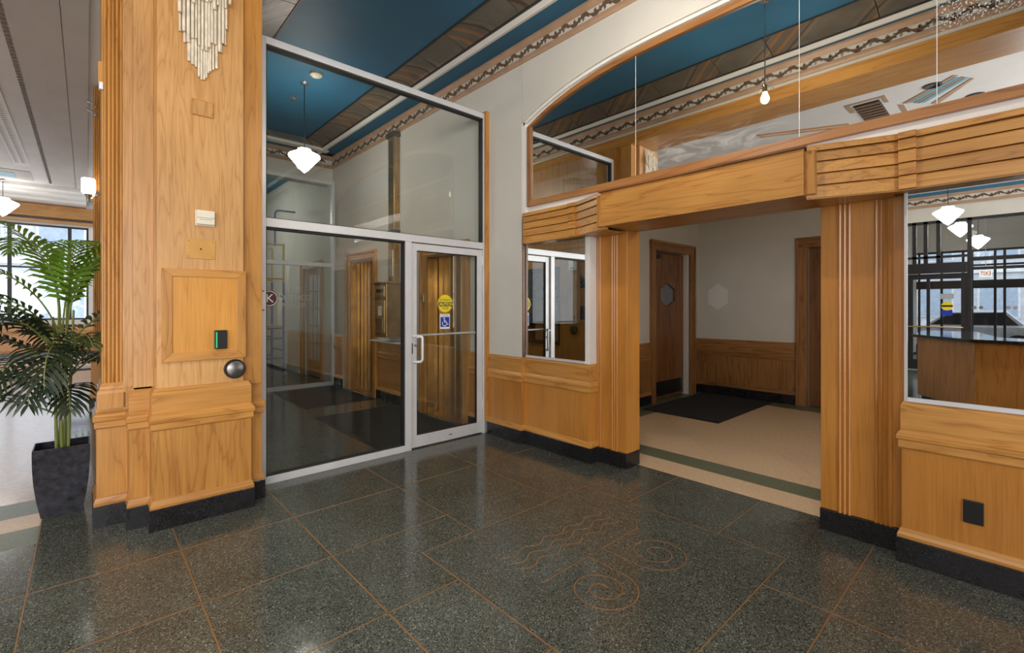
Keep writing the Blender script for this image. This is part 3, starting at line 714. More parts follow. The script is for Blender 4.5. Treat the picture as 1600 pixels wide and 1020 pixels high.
# maroon round sticker cut by the jamb, on the fixed pane
c0 = (1.150, 1.565); R = 0.070
pc = [(c0[0]+R*math.cos(2*math.pi*k/40), c0[1]+R*math.sin(2*math.pi*k/40)) for k in range(40)]
pc = [p for p in pc if p[0] > 1.114]; pc.sort(key=lambda p: math.atan2(p[1]-c0[1], p[0]-c0[0]))
ks = MB().prism(pc, 1, YG-0.007, YG-0.005).build('round_sticker', 'maroon', w1, label='maroon round sticker with a letter K')
R2 = 0.064; n = 26
b = MB()
for k in range(n):
    a0 = math.radians(-118+236*k/n); a1 = math.radians(-118+236*(k+1)/n)
    b.prism([(c0[0]+r*math.cos(a), c0[1]+r*math.sin(a)) for r, a in ((R2, a0), (R2, a1), (R2-0.005, a1), (R2-0.005, a0))], 1, YG-0.0082, YG-0.007)
b.build('ring', 'white_paint', ks)
text_mesh('lettering', 'K', 0.10, 'white_paint', ks, (1.152, YG-0.0085, 1.562), RX, UZ, 0.0005)
# white magnetic contact on the jamb
mc = empty('door_contact', (1.075, YG-0.06, 1.45)); tag(mc, 'small white door contact clipped to the partition jamb', 'sensor')
box(1.068, 1.10, YG-0.085, YG-0.05, 1.47, 1.62).build('housing', 'white_paint', mc, 0.004)
for z in (1.462, 1.612): box(1.060, 1.092, YG-0.082, YG-0.052, z, z+0.016).build('screw_tab', 'lock_dark', mc)

# ================================================================== oak pillar (two alike)
def make_pillar():
    pl = empty('pillar', (0.55, 4.2, 0)); 
    path = [(0.05, 4.58), (0.05, 4.225), (0.215, 4.225), (0.215, 4.05), (0.325, 4.05), (0.325, 3.905), (0.915, 3.905), (0.915, 4.03), (1.018, 4.03), (1.018, 4.275)]
    base = path
    MB().sweep(base, [(-0.05, 0), (0.02, 0), (0.02, 0.138), (0.015, 0.145), (-0.05, 0.145)]).build('plinth', 'black_stone', pl)
    MB().sweep(base, [(-0.05, 0.145), (0.016, 0.145), (0.016, 0.163), (0.010, 0.178), (0.006, 0.195), (0.0, 0.2), (-0.05, 0.2)]).build('base_moulding', 'oak_x', pl)
    for p, q in zip(base, base[1:]):
        p, q = pulled(p, q)
        MB().sweep([p, q], [(-0.05, 0.2), (0.0, 0.2), (0.0, 0.665), (-0.05, 0.665)]).build('panel', 'oak_z', pl)
    prof = [(-0.05, 0.665), (0.006, 0.665), (0.012, 0.672), (0.012, 0.712), (0.019, 0.718), (0.021, 0.742), (0.015, 0.749), (0.013, 0.757), (-0.002, 0.775), (-0.05, 0.775)]
    MB().sweep(base, prof).build('chair_rail', 'oak_x', pl)
    box(0.045, 0.225, 4.22, 4.58, 0.775, 0.80).build('ledge', 'oak_y', pl, 0.004)
    cap = [(0.215, 4.24), (0.215, 4.075), (0.325, 4.075), (0.325, 3.925), (0.915, 3.925), (0.915, 4.05), (1.018, 4.05), (1.018, 4.275)]
    MB().sweep(cap, [(-0.05, 0.775), (0.004, 0.775), (0.004, 0.905), (-0.010, 0.930), (-0.010, 0.942), (-0.05, 0.942)]).build('top_board', 'oak_x', pl)
    # core and shaft boards
    box(0.24, 1.0, 4.12, 4.28, 0.0, 3.95).build('core', 'oak_z', pl); box(0.10, 0.31, 4.30, 4.56, 0.0, 3.95).build('core', 'oak_z', pl); box(0.30, 1.066, 4.28, 5.40, 0.0, 3.95).build('core', 'oak_z', pl)
    box(0.352, 0.872, 3.950, 4.14, 0.90, 3.95).build('shaft_panel', 'pale_oak_z', pl, 0.003)
    box(0.872, 1.014, 4.005, 4.20, 0.90, 3.95).build('shaft_edge', 'oak_z', pl, 0.003)
    box(0.342, 0.356, 3.975, 4.14, 0.90, 3.95).build('shaft_return', 'oak_z', pl, 0.002)
    box(0.236, 0.345, 4.085, 4.2, 0.90, 3.95).build('shaft_board', 'pale_oak_z', pl, 0.003)
    box(0.185, 0.238, 4.185, 4.3, 0.79, 4.72).build('shaft_board', 'pale_oak_z', pl, 0.003)
    box(0.085, 0.19, 4.225, 4.57, 0.79, 4.72).build('column_core', 'oak_z', pl)
    for k in range(5):
        cx = 0.094+0.0213*k
        a = [(cx+0.0105*math.cos(math.pi+math.pi*j/6), 4.228+0.016*math.sin(math.pi+math.pi*j/6)) for j in range(7)]
        MB().prism(a, 2, 0.97, 4.72).build('reed', 'oak_z', pl, smooth=True)
    for k in range(12):
        cy = 4.25+0.026*k
        a = [(0.088+0.014*math.cos(math.pi/2+math.pi*j/6), cy+0.0125*math.sin(math.pi/2+math.pi*j/6)) for j in range(7)]
        MB().prism(a, 2, 0.97, 4.72).build('reed', 'oak_z', pl, smooth=True)
    # turned foot of the fluted column
    pf = [(0.0, 0.80), (0.030, 0.80), (0.030, 0.905), (0.026, 0.925), (0.018, 0.935), (0.016, 0.952), (0.004, 0.975), (0.0, 0.975)]
    MB().sweep([(0.082, 4.57), (0.082, 4.215), (0.205, 4.215)], [(o-0.0, z) for o, z in pf]).build('column_foot', 'oak_z', pl)
    box(0.20, 0.236, 4.182, 4.3, 0.80, 0.94).build('column_foot', 'oak_z', pl, 0.003)
    for z in (4.30, 4.42):
        pts = [(0.10-0.05*(1-math.cos(t*0.5)), 4.19-0.045*math.sin(t*0.5), z+0.012*t) for t in range(0, 7)]
        MB().tube(pts, 0.02, 8, 0.012).build('volute', 'steel', pl, smooth=True)
    return pl
pil = make_pillar()
tag(pil, 'large oak clad pillar with fluted column and framed access panel', 'pillar', 'oak pillars')
pil2 = copy_tree(pil); pil2.location.y += 5.0
tag(pil2, 'distant oak pillar partly hidden behind the potted palm', 'pillar', 'oak pillars')
pil3 = copy_tree(pil); pil3.location.y -= 6.4
tag(pil3, 'oak pillar standing behind the camera on the line of the beam', 'pillar', 'oak pillars')

# things fixed to the near pillar
FY = 3.95
ap_ = empty('access_panel', (0.62, FY, 1.13)); tag(ap_, 'framed honey plywood access panel fixed on the near pillar', 'panel')
box(0.435, 0.825, FY-0.012, FY, 1.175, 1.71).build('plywood', 'honey_ply', ap_)
MB().prism([(0.375, 1.76), (0.885, 1.76), (0.825, 1.705), (0.435, 1.705)], 1, FY-0.022, FY).build('frame_bar', 'oak_x', ap_, 0.003)
MB().prism([(0.375, 1.115), (0.885, 1.115), (0.825, 1.175), (0.435, 1.175)], 1, FY-0.022, FY).build('frame_bar', 'oak_x', ap_, 0.003)
MB().prism([(0.375, 1.115), (0.435, 1.175), (0.435, 1.705), (0.375, 1.76)], 1, FY-0.022, FY).build('frame_bar', 'oak_z', ap_, 0.003)
MB().prism([(0.885, 1.115), (0.825, 1.175), (0.825, 1.705), (0.885, 1.76)], 1, FY-0.022, FY).build('frame_bar', 'oak_z', ap_, 0.003)
cr = empty('card_reader', (0.72, FY-0.012, 1.18)); tag(cr, 'black card reader with a green light on the access panel', 'card reader')
box(0.680, 0.757, FY-0.047, FY-0.0125, 1.190, 1.325).build('housing', 'black_plastic', cr, 0.004)
box(0.689, 0.694, FY-0.049, FY-0.046, 1.20, 1.312).build('light_bar', 'green_led', cr)
pb = empty('push_button', (0.81, FY, 0.96)); tag(pb, 'round steel door push button with black rim low on the pillar', 'push button')
MB().lathe([(0.070, 0), (0.070, -0.03), (0.064, -0.04)], (0.812, FY, 1.035), 32, 1).build('rim', 'black_plastic', pb, smooth=True)
MB().lathe([(0.060, -0.038), (0.058, -0.046), (0.045, -0.052), (0.0, -0.054)], (0.812, FY, 1.035), 32, 1).build('plate', 'steel_dark', pb, smooth=True)
bl = empty('blank_plate', (0.61, FY, 2.84)); tag(bl, 'small square wooden blank plate high on the pillar', 'wall plate')
MB().prism([(0.548, 2.852), (0.675, 2.852), (0.675, 2.965), (0.548, 2.965)], 1, FY-0.012, FY).build('plate', 'pale_oak_z', bl, 0.008)
for a in ((0.548, 0.675, 2.852, 2.860), (0.548, 0.675, 2.957, 2.965), (0.548, 0.556, 2.86, 2.957), (0.667, 0.675, 2.86, 2.957)): box(a[0], a[1], FY-0.014, FY-0.010, a[2], a[3]).build('edge', 'oak_x', bl)
th_ = empty('wall_box', (0.625, FY, 2.06)); tag(th_, 'ivory plastic control box on the pillar below the blank plate', 'control box')
box(0.568, 0.685, FY-0.012, FY, 2.070, 2.180).build('backplate', 'ivory', th_, 0.003)
cv = box(0.574, 0.682, FY-0.04, FY-0.012, 2.078, 2.178).build('cover', 'ivory', th_, 0.005)
box(0.574, 0.682, FY-0.0415, FY-0.039, 2.124, 2.126).build('seam', 'lock_dark', cv); box(0.59, 0.665, FY-0.0412, FY-0.039, 2.112, 2.114).build('mark', 'lock_dark', cv)
pp = empty('patch_plate', (0.60, FY, 1.835)); tag(pp, 'thin wooden patch plate with a screw hole above the access panel', 'wall plate')
box(0.515, 0.690, FY-0.006, FY, 1.835, 1.975).build('plate', 'putty', pp, 0.002)
MB().lathe([(0.006, -0.0075), (0.006, -0.005)], (0.602, FY, 1.905), 10, 1).build('hole', 'black_plastic', pp)
for x in (0.53, 0.675):
    for z in (1.85, 1.96): MB().lathe([(0.003, -0.0075), (0.003, -0.005)], (x, FY, z), 8, 1).build('screw', 'lock_dark', pp)
# bamboo-like ornament: every tube of its own
orn = empty('tube_ornament', (0.617, FY, 3.1)); tag(orn, 'hanging ornament of pale bamboo tubes tapering to a point on the pillar', 'wall ornament')
def opx(x, y):                                       # 7.286 px crop -> face position
    px, py = 260+x/7.286, y/7.286
    r = (px-800)/729; u = (478-py)/729; c, s = math.cos(TH), math.sin(TH)
    t = 3.93/(-r*s+c); return ((r*c+s)*t, 1.5+u*t)
for lay, dep, lst in ((0, 0.014, [(258, 40, 690), (300, 42, 730), (338, 32, 760), (372, 27, 870), (402, 28, 905), (432, 26, 905), (457, 26, 885), (480, 22, 830), (503, 26, 810), (535, 28, 795), (573, 34, 780), (627, 24, 600), (157, 32, 350), (210, 34, 480), (672, 24, 510)]),
                      (1, 0.034, [(245, 42, 490), (195, 42, 365), (295, 40, 445), (335, 28, 445), (368, 30, 525), (407, 32, 575), (450, 36, 590), (482, 28, 550), (516, 34, 500), (553, 32, 515), (600, 36, 600), (640, 32, 505), (677, 28, 345)]),
                      (2, 0.054, [(142, 45, 160), (300, 46, 60), (238, 36, 20), (402, 34, 35), (452, 34, 50), (536, 40, 135), (575, 26, 85), (663, 26, 120), (712, 36, 78), (492, 30, 40), (345, 28, 10)])):
    for x, w, yb in lst:
        X, Z = opx(x, yb); X2, _ = opx(x+w*0.96, yb); rr = (X2-X)/2
        top = 3.93-0.05*lay-random.random()*0.05
        MB().lathe([(rr, 0), (rr, (top-Z)*0.5), (rr*0.96, top-Z)], (X, FY-dep, Z), 10).build('tube', 'bamboo_white', orn, smooth=True)
# small sensor on the lobby side of the near pillar
se = empty('wall_sensor', (0.07, 4.24, 2.95)); tag(se, 'little wooden block with a white sensor on the pillar edge', 'sensor')
box(0.058, 0.085, 4.22, 4.27, 3.02, 3.16).build('block', 'oak_z', se, 0.002); box(0.062, 0.085, 4.21, 4.25, 2.97, 3.02).build('eye', 'white_paint', se, 0.004)

# ================================================================== potted palm
pm = empty('potted_palm', (-0.13, 4.76, 0)); tag(pm, 'tall palm with arching fronds in a dark tapered planter beside the pillar', 'potted plant')
def ringq(cx, cy, hx, hy, z): return [(cx-hx, cy-hy, z), (cx+hx, cy-hy, z), (cx+hx, cy+hy, z), (cx-hx, cy+hy, z)]
PX, PY = -0.13, 4.76
prof = [(0.108, 0.0), (0.128, 0.12), (0.142, 0.24), (0.149, 0.36), (0.150, 0.44), (0.150, 0.49)]
V = []; F = []
for h_, z in prof: V += ringq(PX, PY, h_, h_*0.92, z)
for i in range(len(prof)-1): F += [(i*4+k, i*4+(k+1) % 4, (i+1)*4+(k+1) % 4, (i+1)*4+k) for k in range(4)]
F.append((3, 2, 1, 0))
m = MB(); m.add(V, F)
n0 = len(m.v); m.add(ringq(PX, PY, 0.143, 0.131, 0.49)+ringq(PX, PY, 0.140, 0.128, 0.42), [(4, 5, 6, 7)]+[(k, (k+1) % 4, 4+(k+1) % 4, 4+k) for k in range(4)])
t0 = (len(prof)-1)*4
m.f += [(t0+k, t0+(k+1) % 4, n0+(k+1) % 4, n0+k) for k in range(4)]
m.build('planter', 'planter_slate', pm, smooth=False)
MB().box(PX-0.139, PX+0.139, PY-0.127, PY+0.127, 0.41, 0.445).build('soil', 'soil', pm)
def frond(base, az, lean, length, droop, width, mat, twist=0.0, n=30, stem=0.24):
    """arching rachis with two rows of pointed leaflets; the leaflets hang off it"""
    rnd = random.Random(int(1000*(az+lean+length))); n = max(14, int(23*length))
    length *= 1.14; width *= 1.12
    d = Vector((math.sin(az), math.cos(az), 0)); p = Vector(base); ang = lean
    pts = [p.copy()]; steps = 26
    for k in range(steps):
        ang += droop*(0.4+1.6*k/steps)/steps
        p = p+(d*math.sin(ang)+Vector((0, 0, 1))*math.cos(ang))*(length/steps); pts.append(p.copy())
    ra = MB().tube(pts, 0.007, 6, 0.002).build('frond', 'stem_green', pm, smooth=True)
    side = d.cross(Vector((0, 0, 1))).normalized()
    m = MB()
    for i in range(n):
        t = stem+(1-stem)*(i+0.5)/n; fi = t*steps; a = int(min(steps-1, fi)); q = pts[a].lerp(pts[a+1], fi-a)
        tan = (pts[a+1]-pts[a]).normalized(); nor = side.cross(tan).normalized()
        u = (t-stem)/(1-stem); L = width*(math.sin(math.pi*(0.16+0.80*u))**0.8)*rnd.uniform(0.9, 1.08)
        for sg in (-1, 1):
            sd = side*sg
            dirv = (sd*(0.86-0.30*u)+tan*(0.42+0.5*u)+nor*(0.20)).normalized()
            dn = Vector((0, 0, -1)); wv = tan-dirv*tan.dot(dirv); wv.normalize()
            hw = 0.0125*(1.15-0.35*u)
            P0 = q; P1 = q+dirv*L*0.35+dn*L*0.02; P2 = q+dirv*L*0.70+dn*L*0.14; P3 = q+dirv*L*0.93+dn*L*rnd.uniform(0.30, 0.42)
            m.add([P0+wv*hw*0.35, P0-wv*hw*0.35, P1+wv*hw, P1-wv*hw, P2+wv*hw*0.85, P2-wv*hw*0.85, P3], [(0, 1, 3, 2), (2, 3, 5, 4), (4, 5, 6)])
    m.build('leaflets', mat, ra)
bs = [(PX-0.03, PY, 0.40), (PX+0.01, PY+0.02, 0.40), (PX+0.03, PY-0.02, 0.40), (PX, PY-0.03, 0.40), (PX-0.02, PY+0.03, 0.40)]
for k, (x, y, h, ex, ey) in enumerate(((bs[0][0], bs[0][1], 1.05, -0.02, 0.02), (bs[1][0], bs[1][1], 1.25, 0.02, 0.02), (bs[2][0], bs[2][1], 1.1, 0.03, -0.01), (bs[3][0], bs[3][1], 0.75, -0.02, -0.05), (bs[4][0], bs[4][1], 0.9, 0.04, 0.04))):
    MB().tube([(x, y, 0.37), (x+ex*0.3, y+ey*0.3, 0.37+h*0.4), (x+ex, y+ey, 0.37+h)], 0.011, 8, 0.007).build('stem', 'stem_green', pm, smooth=True)
A = math.radians
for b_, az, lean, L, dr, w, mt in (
    ((PX+0.02, PY, 1.32), A(70), 0.02, 1.15, 2.5, 0.25, 'leaf_lit'),
    ((PX-0.02, PY, 1.35), A(-60), -0.05, 0.98, 1.5, 0.24, 'leaf_lit'),
    ((PX+0.02, PY, 1.30), A(172), 0.05, 0.85, 1.5, 0.22, 'leaf_lit'),
    ((PX+0.00, PY, 1.30), A(20), 0.10, 1.00, 1.4, 0.24, 'leaf_lit'),
    ((PX-0.03, PY, 1.25), A(-95), 0.50, 0.72, 1.7, 0.20, 'leaf_lit'),
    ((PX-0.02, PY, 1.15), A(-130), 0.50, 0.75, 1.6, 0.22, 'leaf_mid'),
    ((PX-0.03, PY, 1.05), A(-75), 0.70, 0.72, 1.4, 0.24, 'leaf_shaded'),
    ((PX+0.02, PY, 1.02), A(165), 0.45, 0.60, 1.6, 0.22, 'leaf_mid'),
    ((PX+0.01, PY, 1.00), A(-172), 0.55, 0.72, 2.4, 0.25, 'leaf_shaded'),
    ((PX-0.01, PY, 0.95), A(-150), 0.70, 0.70, 2.0, 0.25, 'leaf_shaded'),
    ((PX-0.02, PY, 0.90), A(-100), 0.85, 0.66, 1.7, 0.23, 'leaf_shaded'),
    ((PX+0.02, PY, 0.95), A(60), 0.70, 0.60, 1.6, 0.23, 'leaf_shaded'),
    ((PX-0.02, PY, 0.75), A(-115), 0.85, 0.60, 1.5, 0.21, 'leaf_shaded'),
    ((PX+0.02, PY, 0.92), A(20), 0.80, 0.70, 1.4, 0.24, 'leaf_shaded'),
    ((PX+0.00, PY, 1.12), A(-40), 0.70, 0.75, 1.5, 0.24, 'leaf_shaded'),
    ((PX+0.01, PY, 0.80), A(175), 0.70, 0.50, 1.9, 0.20, 'leaf_shaded'),
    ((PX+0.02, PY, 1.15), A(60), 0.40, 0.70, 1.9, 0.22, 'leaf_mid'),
    ((PX+0.02, PY, 1.25), A(120), 0.03, 0.95, 1.3, 0.24, 'leaf_lit'),
    ((PX-0.01, PY, 1.30), A(-25), -0.02, 1.05, 1.9, 0.25, 'leaf_lit'),
    ((PX-0.02, PY, 1.10), A(-145), 0.55, 0.85, 1.7, 0.25, 'leaf_shaded'),
    ((PX-0.02, PY, 1.02), A(-90), 0.60, 0.80, 1.8, 0.25, 'leaf_shaded'),
    ((PX+0.00, PY, 0.88), A(-165), 0.60, 0.65, 2.2, 0.24, 'leaf_shaded'),
    ((PX-0.02, PY, 1.30), A(-80), 0.25, 0.95, 2.0, 0.24, 'leaf_lit'),
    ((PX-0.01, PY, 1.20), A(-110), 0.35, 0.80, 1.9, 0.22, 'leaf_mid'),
    ((PX-0.02, PY, 0.85), A(-60), 0.95, 0.62, 1.4, 0.22, 'leaf_shaded'),
    ((PX-0.02, PY, 0.70), A(-85), 0.9, 0.62, 1.3, 0.20, 'leaf_shaded'),
    ((PX+0.00, PY, 1.10), A(-10), 0.60, 0.70, 1.9, 0.22, 'leaf_shaded')):
    frond(b_, az, lean, L, dr, w, mt)

# ================================================================== lamps
def pendant(loc, zc, label, r=0.21, power=40, group='opal pendant lamps', glow='opal_lit'):
    x, y, zt = loc                                   # zt: top of the shade
    p = empty('pendant_lamp', (x, y, zt)); tag(p, label, 'lamp', group)
    k = r/0.21
    MB().lathe([(0.0, 0.0), (0.06, 0.0), (0.055, -0.02), (0.02, -0.035), (0.0, -0.035)], (x, y, zc), 20).build('ceiling_rose', 'steel', p, smooth=True)
    MB().tube([(x, y, zt+0.01), (x, y, zc-0.02)], 0.006, 8).build('rod', 'black_metal', p)
    MB().lathe([(0.0, 0.05), (0.02, 0.05), (0.05*k, 0.02), (0.075*k, 0.0)], (x, y, zt-0.01), 24).build('cap', 'steel', p, smooth=True)
    MB().lathe([(0.0, 0.0), (0.085*k, 0.0), (0.095*k, -0.03*k), (0.15*k, -0.055*k), (0.205*k, -0.085*k), (0.21*k, -0.105*k), (0.19*k, -0.13*k), (0.05*k, -0.295*k), (0.0, -0.335*k)], (x, y, zt), 32).build('shade', glow, p, smooth=True)
    return p
pendant((2.16, 6.50, 3.60), 4.49, 'opal cone pendant lamp hanging behind the glass partition', 0.198, 90)
pendant((-1.58, 17.6, 4.27), 4.73, 'opal pendant lamp at the left edge before the far window', 0.30, 40, glow='opal_soft')
pendant((-5.4, 1.0, 3.45), 4.75, 'opal pendant lamp over the reception desk', 0.23, 60, glow='opal_soft')
pendant((-9.6, 1.1, 3.66), 4.6, 'opal pendant lamp in the entrance vestibule', 0.24, 30, glow='opal_soft')
pendant((-11.2, 0.85, 3.46), 4.6, 'opal pendant lamp farther back in the vestibule', 0.24, 30, glow='opal_soft')
# bare bulb pendant over the aisle (seen in the arched mirror)
bp = empty('bulb_pendant', (2.25, CY, 3.45)); tag(bp, 'bare bulb hanging on a thin rod, seen in the arched mirror', 'lamp')
MB().lathe([(0.0, 0.0), (0.06, 0.0), (0.05, -0.025), (0.0, -0.03)], (2.25, CY, 4.49), 18).build('ceiling_rose', 'steel', bp, smooth=True)
MB().tube([(2.25, CY, 3.64), (2.25, CY, 4.47)], 0.006, 8).build('rod', 'steel', bp)
MB().lathe([(0.0, 0.07), (0.02, 0.07), (0.024, 0.0), (0.0, 0.0)], (2.25, CY, 3.57), 12).build('socket', 'brass', bp, smooth=True)
MB().lathe([(0.0, 0.0), (0.016, 0.0), (0.02, -0.02), (0.036, -0.06), (0.036, -0.08), (0.022, -0.105), (0.0, -0.112)], (2.25, CY, 3.575), 16).build('bulb', 'bulb_lit', bp, smooth=True)
b = MB()
for k in range(3):
    a = 2.1*k; b.tube([(2.25, CY, 3.62), (2.25+0.06*math.cos(a), CY+0.06*math.sin(a), 3.63), (2.25+0.075*math.cos(a), CY+0.075*math.sin(a), 3.60)], 0.005, 6)
b.build('shade_holder', 'steel', bp)
# recessed downlights in the white ceiling; all but the mirrored one are added light
def downlight(x, y, label, power):
    p = empty('downlight', (x, y, 4.74)); tag(p, label, 'downlight', 'recessed downlights')
    MB().lathe([(0.07, 0), (0.11, 0), (0.11, -0.012), (0.085, -0.016), (0.07, -0.008)], (x, y, 4.75), 24).build('trim_ring', 'black_metal', p, smooth=True)
    MB().lathe([(0.0, 0), (0.075, 0), (0.07, -0.006), (0.0, -0.008)], (x, y, 4.75), 20).build('lens', 'lens_lit', p)
    d = bpy.data.lights.new('downlight_beam', 'SPOT'); d.energy = power; d.spot_size = A(125); d.spot_blend = 0.8; d.shadow_soft_size = 0.06; d.color = (1, 0.95, 0.88)
    o = bpy.data.objects.new('downlight_beam', d); COL.objects.link(o); o.parent = p; o.location = (0, 0, -0.05)
downlight(-3.01, 0.50, 'recessed downlight reflected at the right end of the arched mirror', 260)
downlight(-0.95, -1.2, 'recessed downlight added behind the camera near the beam', 420)
downlight(-2.1, 0.9, 'recessed downlight added in front of the near pillar', 380)
downlight(-3.0, 8.5, 'recessed downlight added over the lobby beyond the palm', 90)
downlight(-3.0, 13.5, 'recessed downlight added near the far window', 80)
# sconce on the distant pillar
sn = empty('wall_sconce', (0.075, 9.16, 3.0)); tag(sn, 'chrome wall sconce with white glass cylinder on the distant pillar', 'lamp')
MB().lathe([(0.0, 0.0), (0.055, 0.0), (0.075, 0.02), (0.078, 0.21), (0.07, 0.22), (0.0, 0.21)], (0.02, 9.06, 3.11), 20).build('glass_shade', 'opal_soft', sn, smooth=True)
MB().lathe([(0.079, 0.0), (0.079, 0.008)], (0.02, 9.06, 3.245), 20).build('band', 'steel', sn)
MB().lathe([(0.0, 0.0), (0.012, 0.0), (0.022, 0.03), (0.03, 0.08), (0.05, 0.115), (0.0, 0.12)], (0.02, 9.06, 2.99), 16).build('cup', 'steel', sn, smooth=True)
MB().tube([(0.02, 9.07, 3.05), (0.05, 9.14, 3.05), (0.09, 9.18, 3.12), (0.09, 9.21, 3.18)], 0.010, 8).build('arm', 'steel', sn, smooth=True)
MB().lathe([(0.0, 0), (0.05, 0), (0.05, -0.012), (0.0, -0.02)], (0.09, 9.212, 3.16), 16, 1).build('wall_plate', 'steel', sn, smooth=True)
# smoke detector and sprinkler on the blue ceiling
sd = empty('smoke_detector', (2.18, 6.12, 4.44)); tag(sd, 'round white smoke detector on the blue ceiling behind the glass', 'smoke detector')
MB().lathe([(0.0, 0.0), (0.075, 0.0), (0.075, -0.03), (0.06, -0.045), (0.0, -0.05)], (2.18, 6.12, 4.49), 24).build('body', 'ivory', sd, smooth=True)
MB().lathe([(0.076, -0.012), (0.078, -0.014), (0.076, -0.017)], (2.18, 6.12, 4.49), 24).build('vent_ring', 'lock_dark', sd)
sk = empty('sprinkler_head', (2.2, 7.1, 4.46)); tag(sk, 'small chrome sprinkler cover on the blue ceiling', 'sprinkler')
MB().lathe([(0.0, 0.0), (0.05, 0.0), (0.045, -0.012), (0.0, -0.015)], (2.2, 7.1, 4.49), 18).build('cover', 'steel', sk, smooth=True)
MB().lathe([(0.0, -0.012), (0.012, -0.012), (0.012, -0.03), (0.0, -0.03)], (2.2, 7.1, 4.49), 10).build('nozzle', 'steel', sk)

# ================================================================== passage behind the doorway
wp = struct('wall_passage', (6, 3.85, 0), 'cream passage walls with oak wainscot beyond the doorway', 'wall')
b = MB()
for x0, x1, z0, z1 in grid_holes(3.9, 8.2, 0, 3.0, [(6.5, 7.62, 0, 2.373)]): b.box(x0, x1, 3.85, 4.05, z0, z1)
b.box(6.4, 7.75, 4.05, 4.15, 0, 2.5)
b.build('plaster_side', 'plaster_cream', wp)
b = MB()
for y0, y1, z0, z1 in grid_holes(-1.2, 3.85, 0, 3.0, [(1.15, 2.17, 0, 2.37)]): b.box(7.95, 8.15, y0, y1, z0, z1)
b.box(8.15, 8.2, 1.0, 2.3, 0, 2.5)
b.build('plaster_end', 'plaster_cream', wp)
box(3.9, 8.15, -1.2, -1.0, 0, 3.0).build('plaster_near', 'plaster_cream', wp)
box(3.8, 8.2, -1.2, 4.05, 3.0, 3.1).build('passage_ceiling', 'plaster_white', wp)
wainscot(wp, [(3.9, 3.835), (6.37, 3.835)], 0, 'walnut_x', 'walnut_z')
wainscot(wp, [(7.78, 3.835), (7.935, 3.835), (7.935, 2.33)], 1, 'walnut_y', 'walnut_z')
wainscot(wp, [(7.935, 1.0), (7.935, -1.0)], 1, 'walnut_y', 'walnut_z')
def casing_y(par, x0, x1, w, zt, y, wd='oak'):        # casing on a wall facing -Y
    for a, c in ((x0-w, x0), (x1, x1+w)): box(a, c, y-0.03, y+0.02, 0, zt).build('casing', wd+'_z', par, 0.004)
    box(x0-w, x1+w, y-0.032, y+0.02, zt, zt+w).build('casing', wd+'_x', par, 0.004)
    for a, c in ((x0-w, x0-w+0.035), (x1+w-0.035, x1+w)): box(a, c, y-0.05, y-0.03, 0, zt+w).build('casing_bead', wd+'_z', par, 0.004)
    box(x0-w, x1+w, y-0.052, y-0.03, zt+w-0.035, zt+w+0.002).build('casing_bead', wd+'_x', par, 0.004)
def casing_x(par, y0, y1, w, zt, x, wd='oak'):                  # casing on a wall facing -X
    for a, c in ((y0-w, y0), (y1, y1+w)): box(x-0.03, x+0.02, a, c, 0, zt).build('casing', wd+'_z', par, 0.004)
    box(x-0.032, x+0.02, y0-w, y1+w, zt, zt+w).build('casing', wd+'_y', par, 0.004)
    for a, c in ((y0-w, y0-w+0.035), (y1+w-0.035, y1+w)): box(x-0.05, x-0.03, a, c, 0, zt+w).build('casing_bead', wd+'_z', par, 0.004)
    box(x-0.052, x-0.03, y0-w, y1+w, zt+w-0.035, zt+w+0.002).build('casing_bead', wd+'_y', par, 0.004)
def hexa(cx, cz, hw, hh): return [(cx-hw, cz-hh*0.5), (cx, cz-hh), (cx+hw, cz-hh*0.5), (cx+hw, cz+hh*0.5), (cx, cz+hh), (cx-hw, cz+hh*0.5)]
d2 = struct('door_2', (7.05, 3.93, 0), 'brown wooden passage door with hexagonal window and black kick plate', 'door')
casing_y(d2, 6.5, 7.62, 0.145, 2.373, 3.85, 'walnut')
hx = hexa(7.04, 1.68, 0.25, 0.21); x0, x1, zz0, zz1 = 6.53, 7.56, 0.02, 2.35
# leaf built as planks left and right of the hexagon so the opening is real
outer = [(x0, zz0), (7.04, zz0), (7.04, 1.47), hx[0], hx[5], (7.04, 1.89), (7.04, zz1), (x0, zz1)]
MB().prism(outer, 1, 3.93, 3.975).build('leaf', 'brown_wood', d2)
outer = [(x1, zz0), (7.04, zz0), (7.04, 1.47), hx[2], hx[3], (7.04, 1.89), (7.04, zz1), (x1, zz1)]
MB().prism(outer, 1, 3.93, 3.975).build('leaf', 'brown_wood', d2)
MB().prism(hx, 1, 3.958, 3.966).build('hexagonal_pane', 'frosted_pane', d2)
hi = hexa(7.04, 1.68, 0.225, 0.189)
for k in range(6): MB().prism([hx[k], hx[(k+1) % 6], hi[(k+1) % 6], hi[k]], 1, 3.926, 3.958).build('pane_bead', 'brown_wood', d2)
box(6.56, 7.48, 3.922, 3.93, 0.06, 0.29).build('kick_plate', 'black_plastic', d2)
box(6.525, 6.565, 3.90, 3.93, 1.22, 1.36).build('lock', 'black_metal', d2, 0.003)
box(7.575, 7.62, 3.86, 3.98, 0.0, 2.373).build('jamb_edge', 'plaster_white', d2)
box(6.56, 6.72, 3.87, 3.93, 2.25, 2.32).build('closer', 'black_metal', d2, 0.004)
d3 = struct('door_3', (7.98, 1.66, 0), 'dark brown door in an oak casing at the passage end', 'door')
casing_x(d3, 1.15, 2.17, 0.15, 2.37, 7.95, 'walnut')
box(8.0, 8.045, 1.16, 2.16, 0.01, 2.36).build('leaf', 'brown_wood', d3)
for a in ((1.25, 2.07, 0.25, 1.0), (1.25, 2.07, 1.15, 2.2)): box(7.992, 8.0, a[0], a[1], a[2], a[3]).build('leaf_panel', 'brown_wood', d3, 0.004)
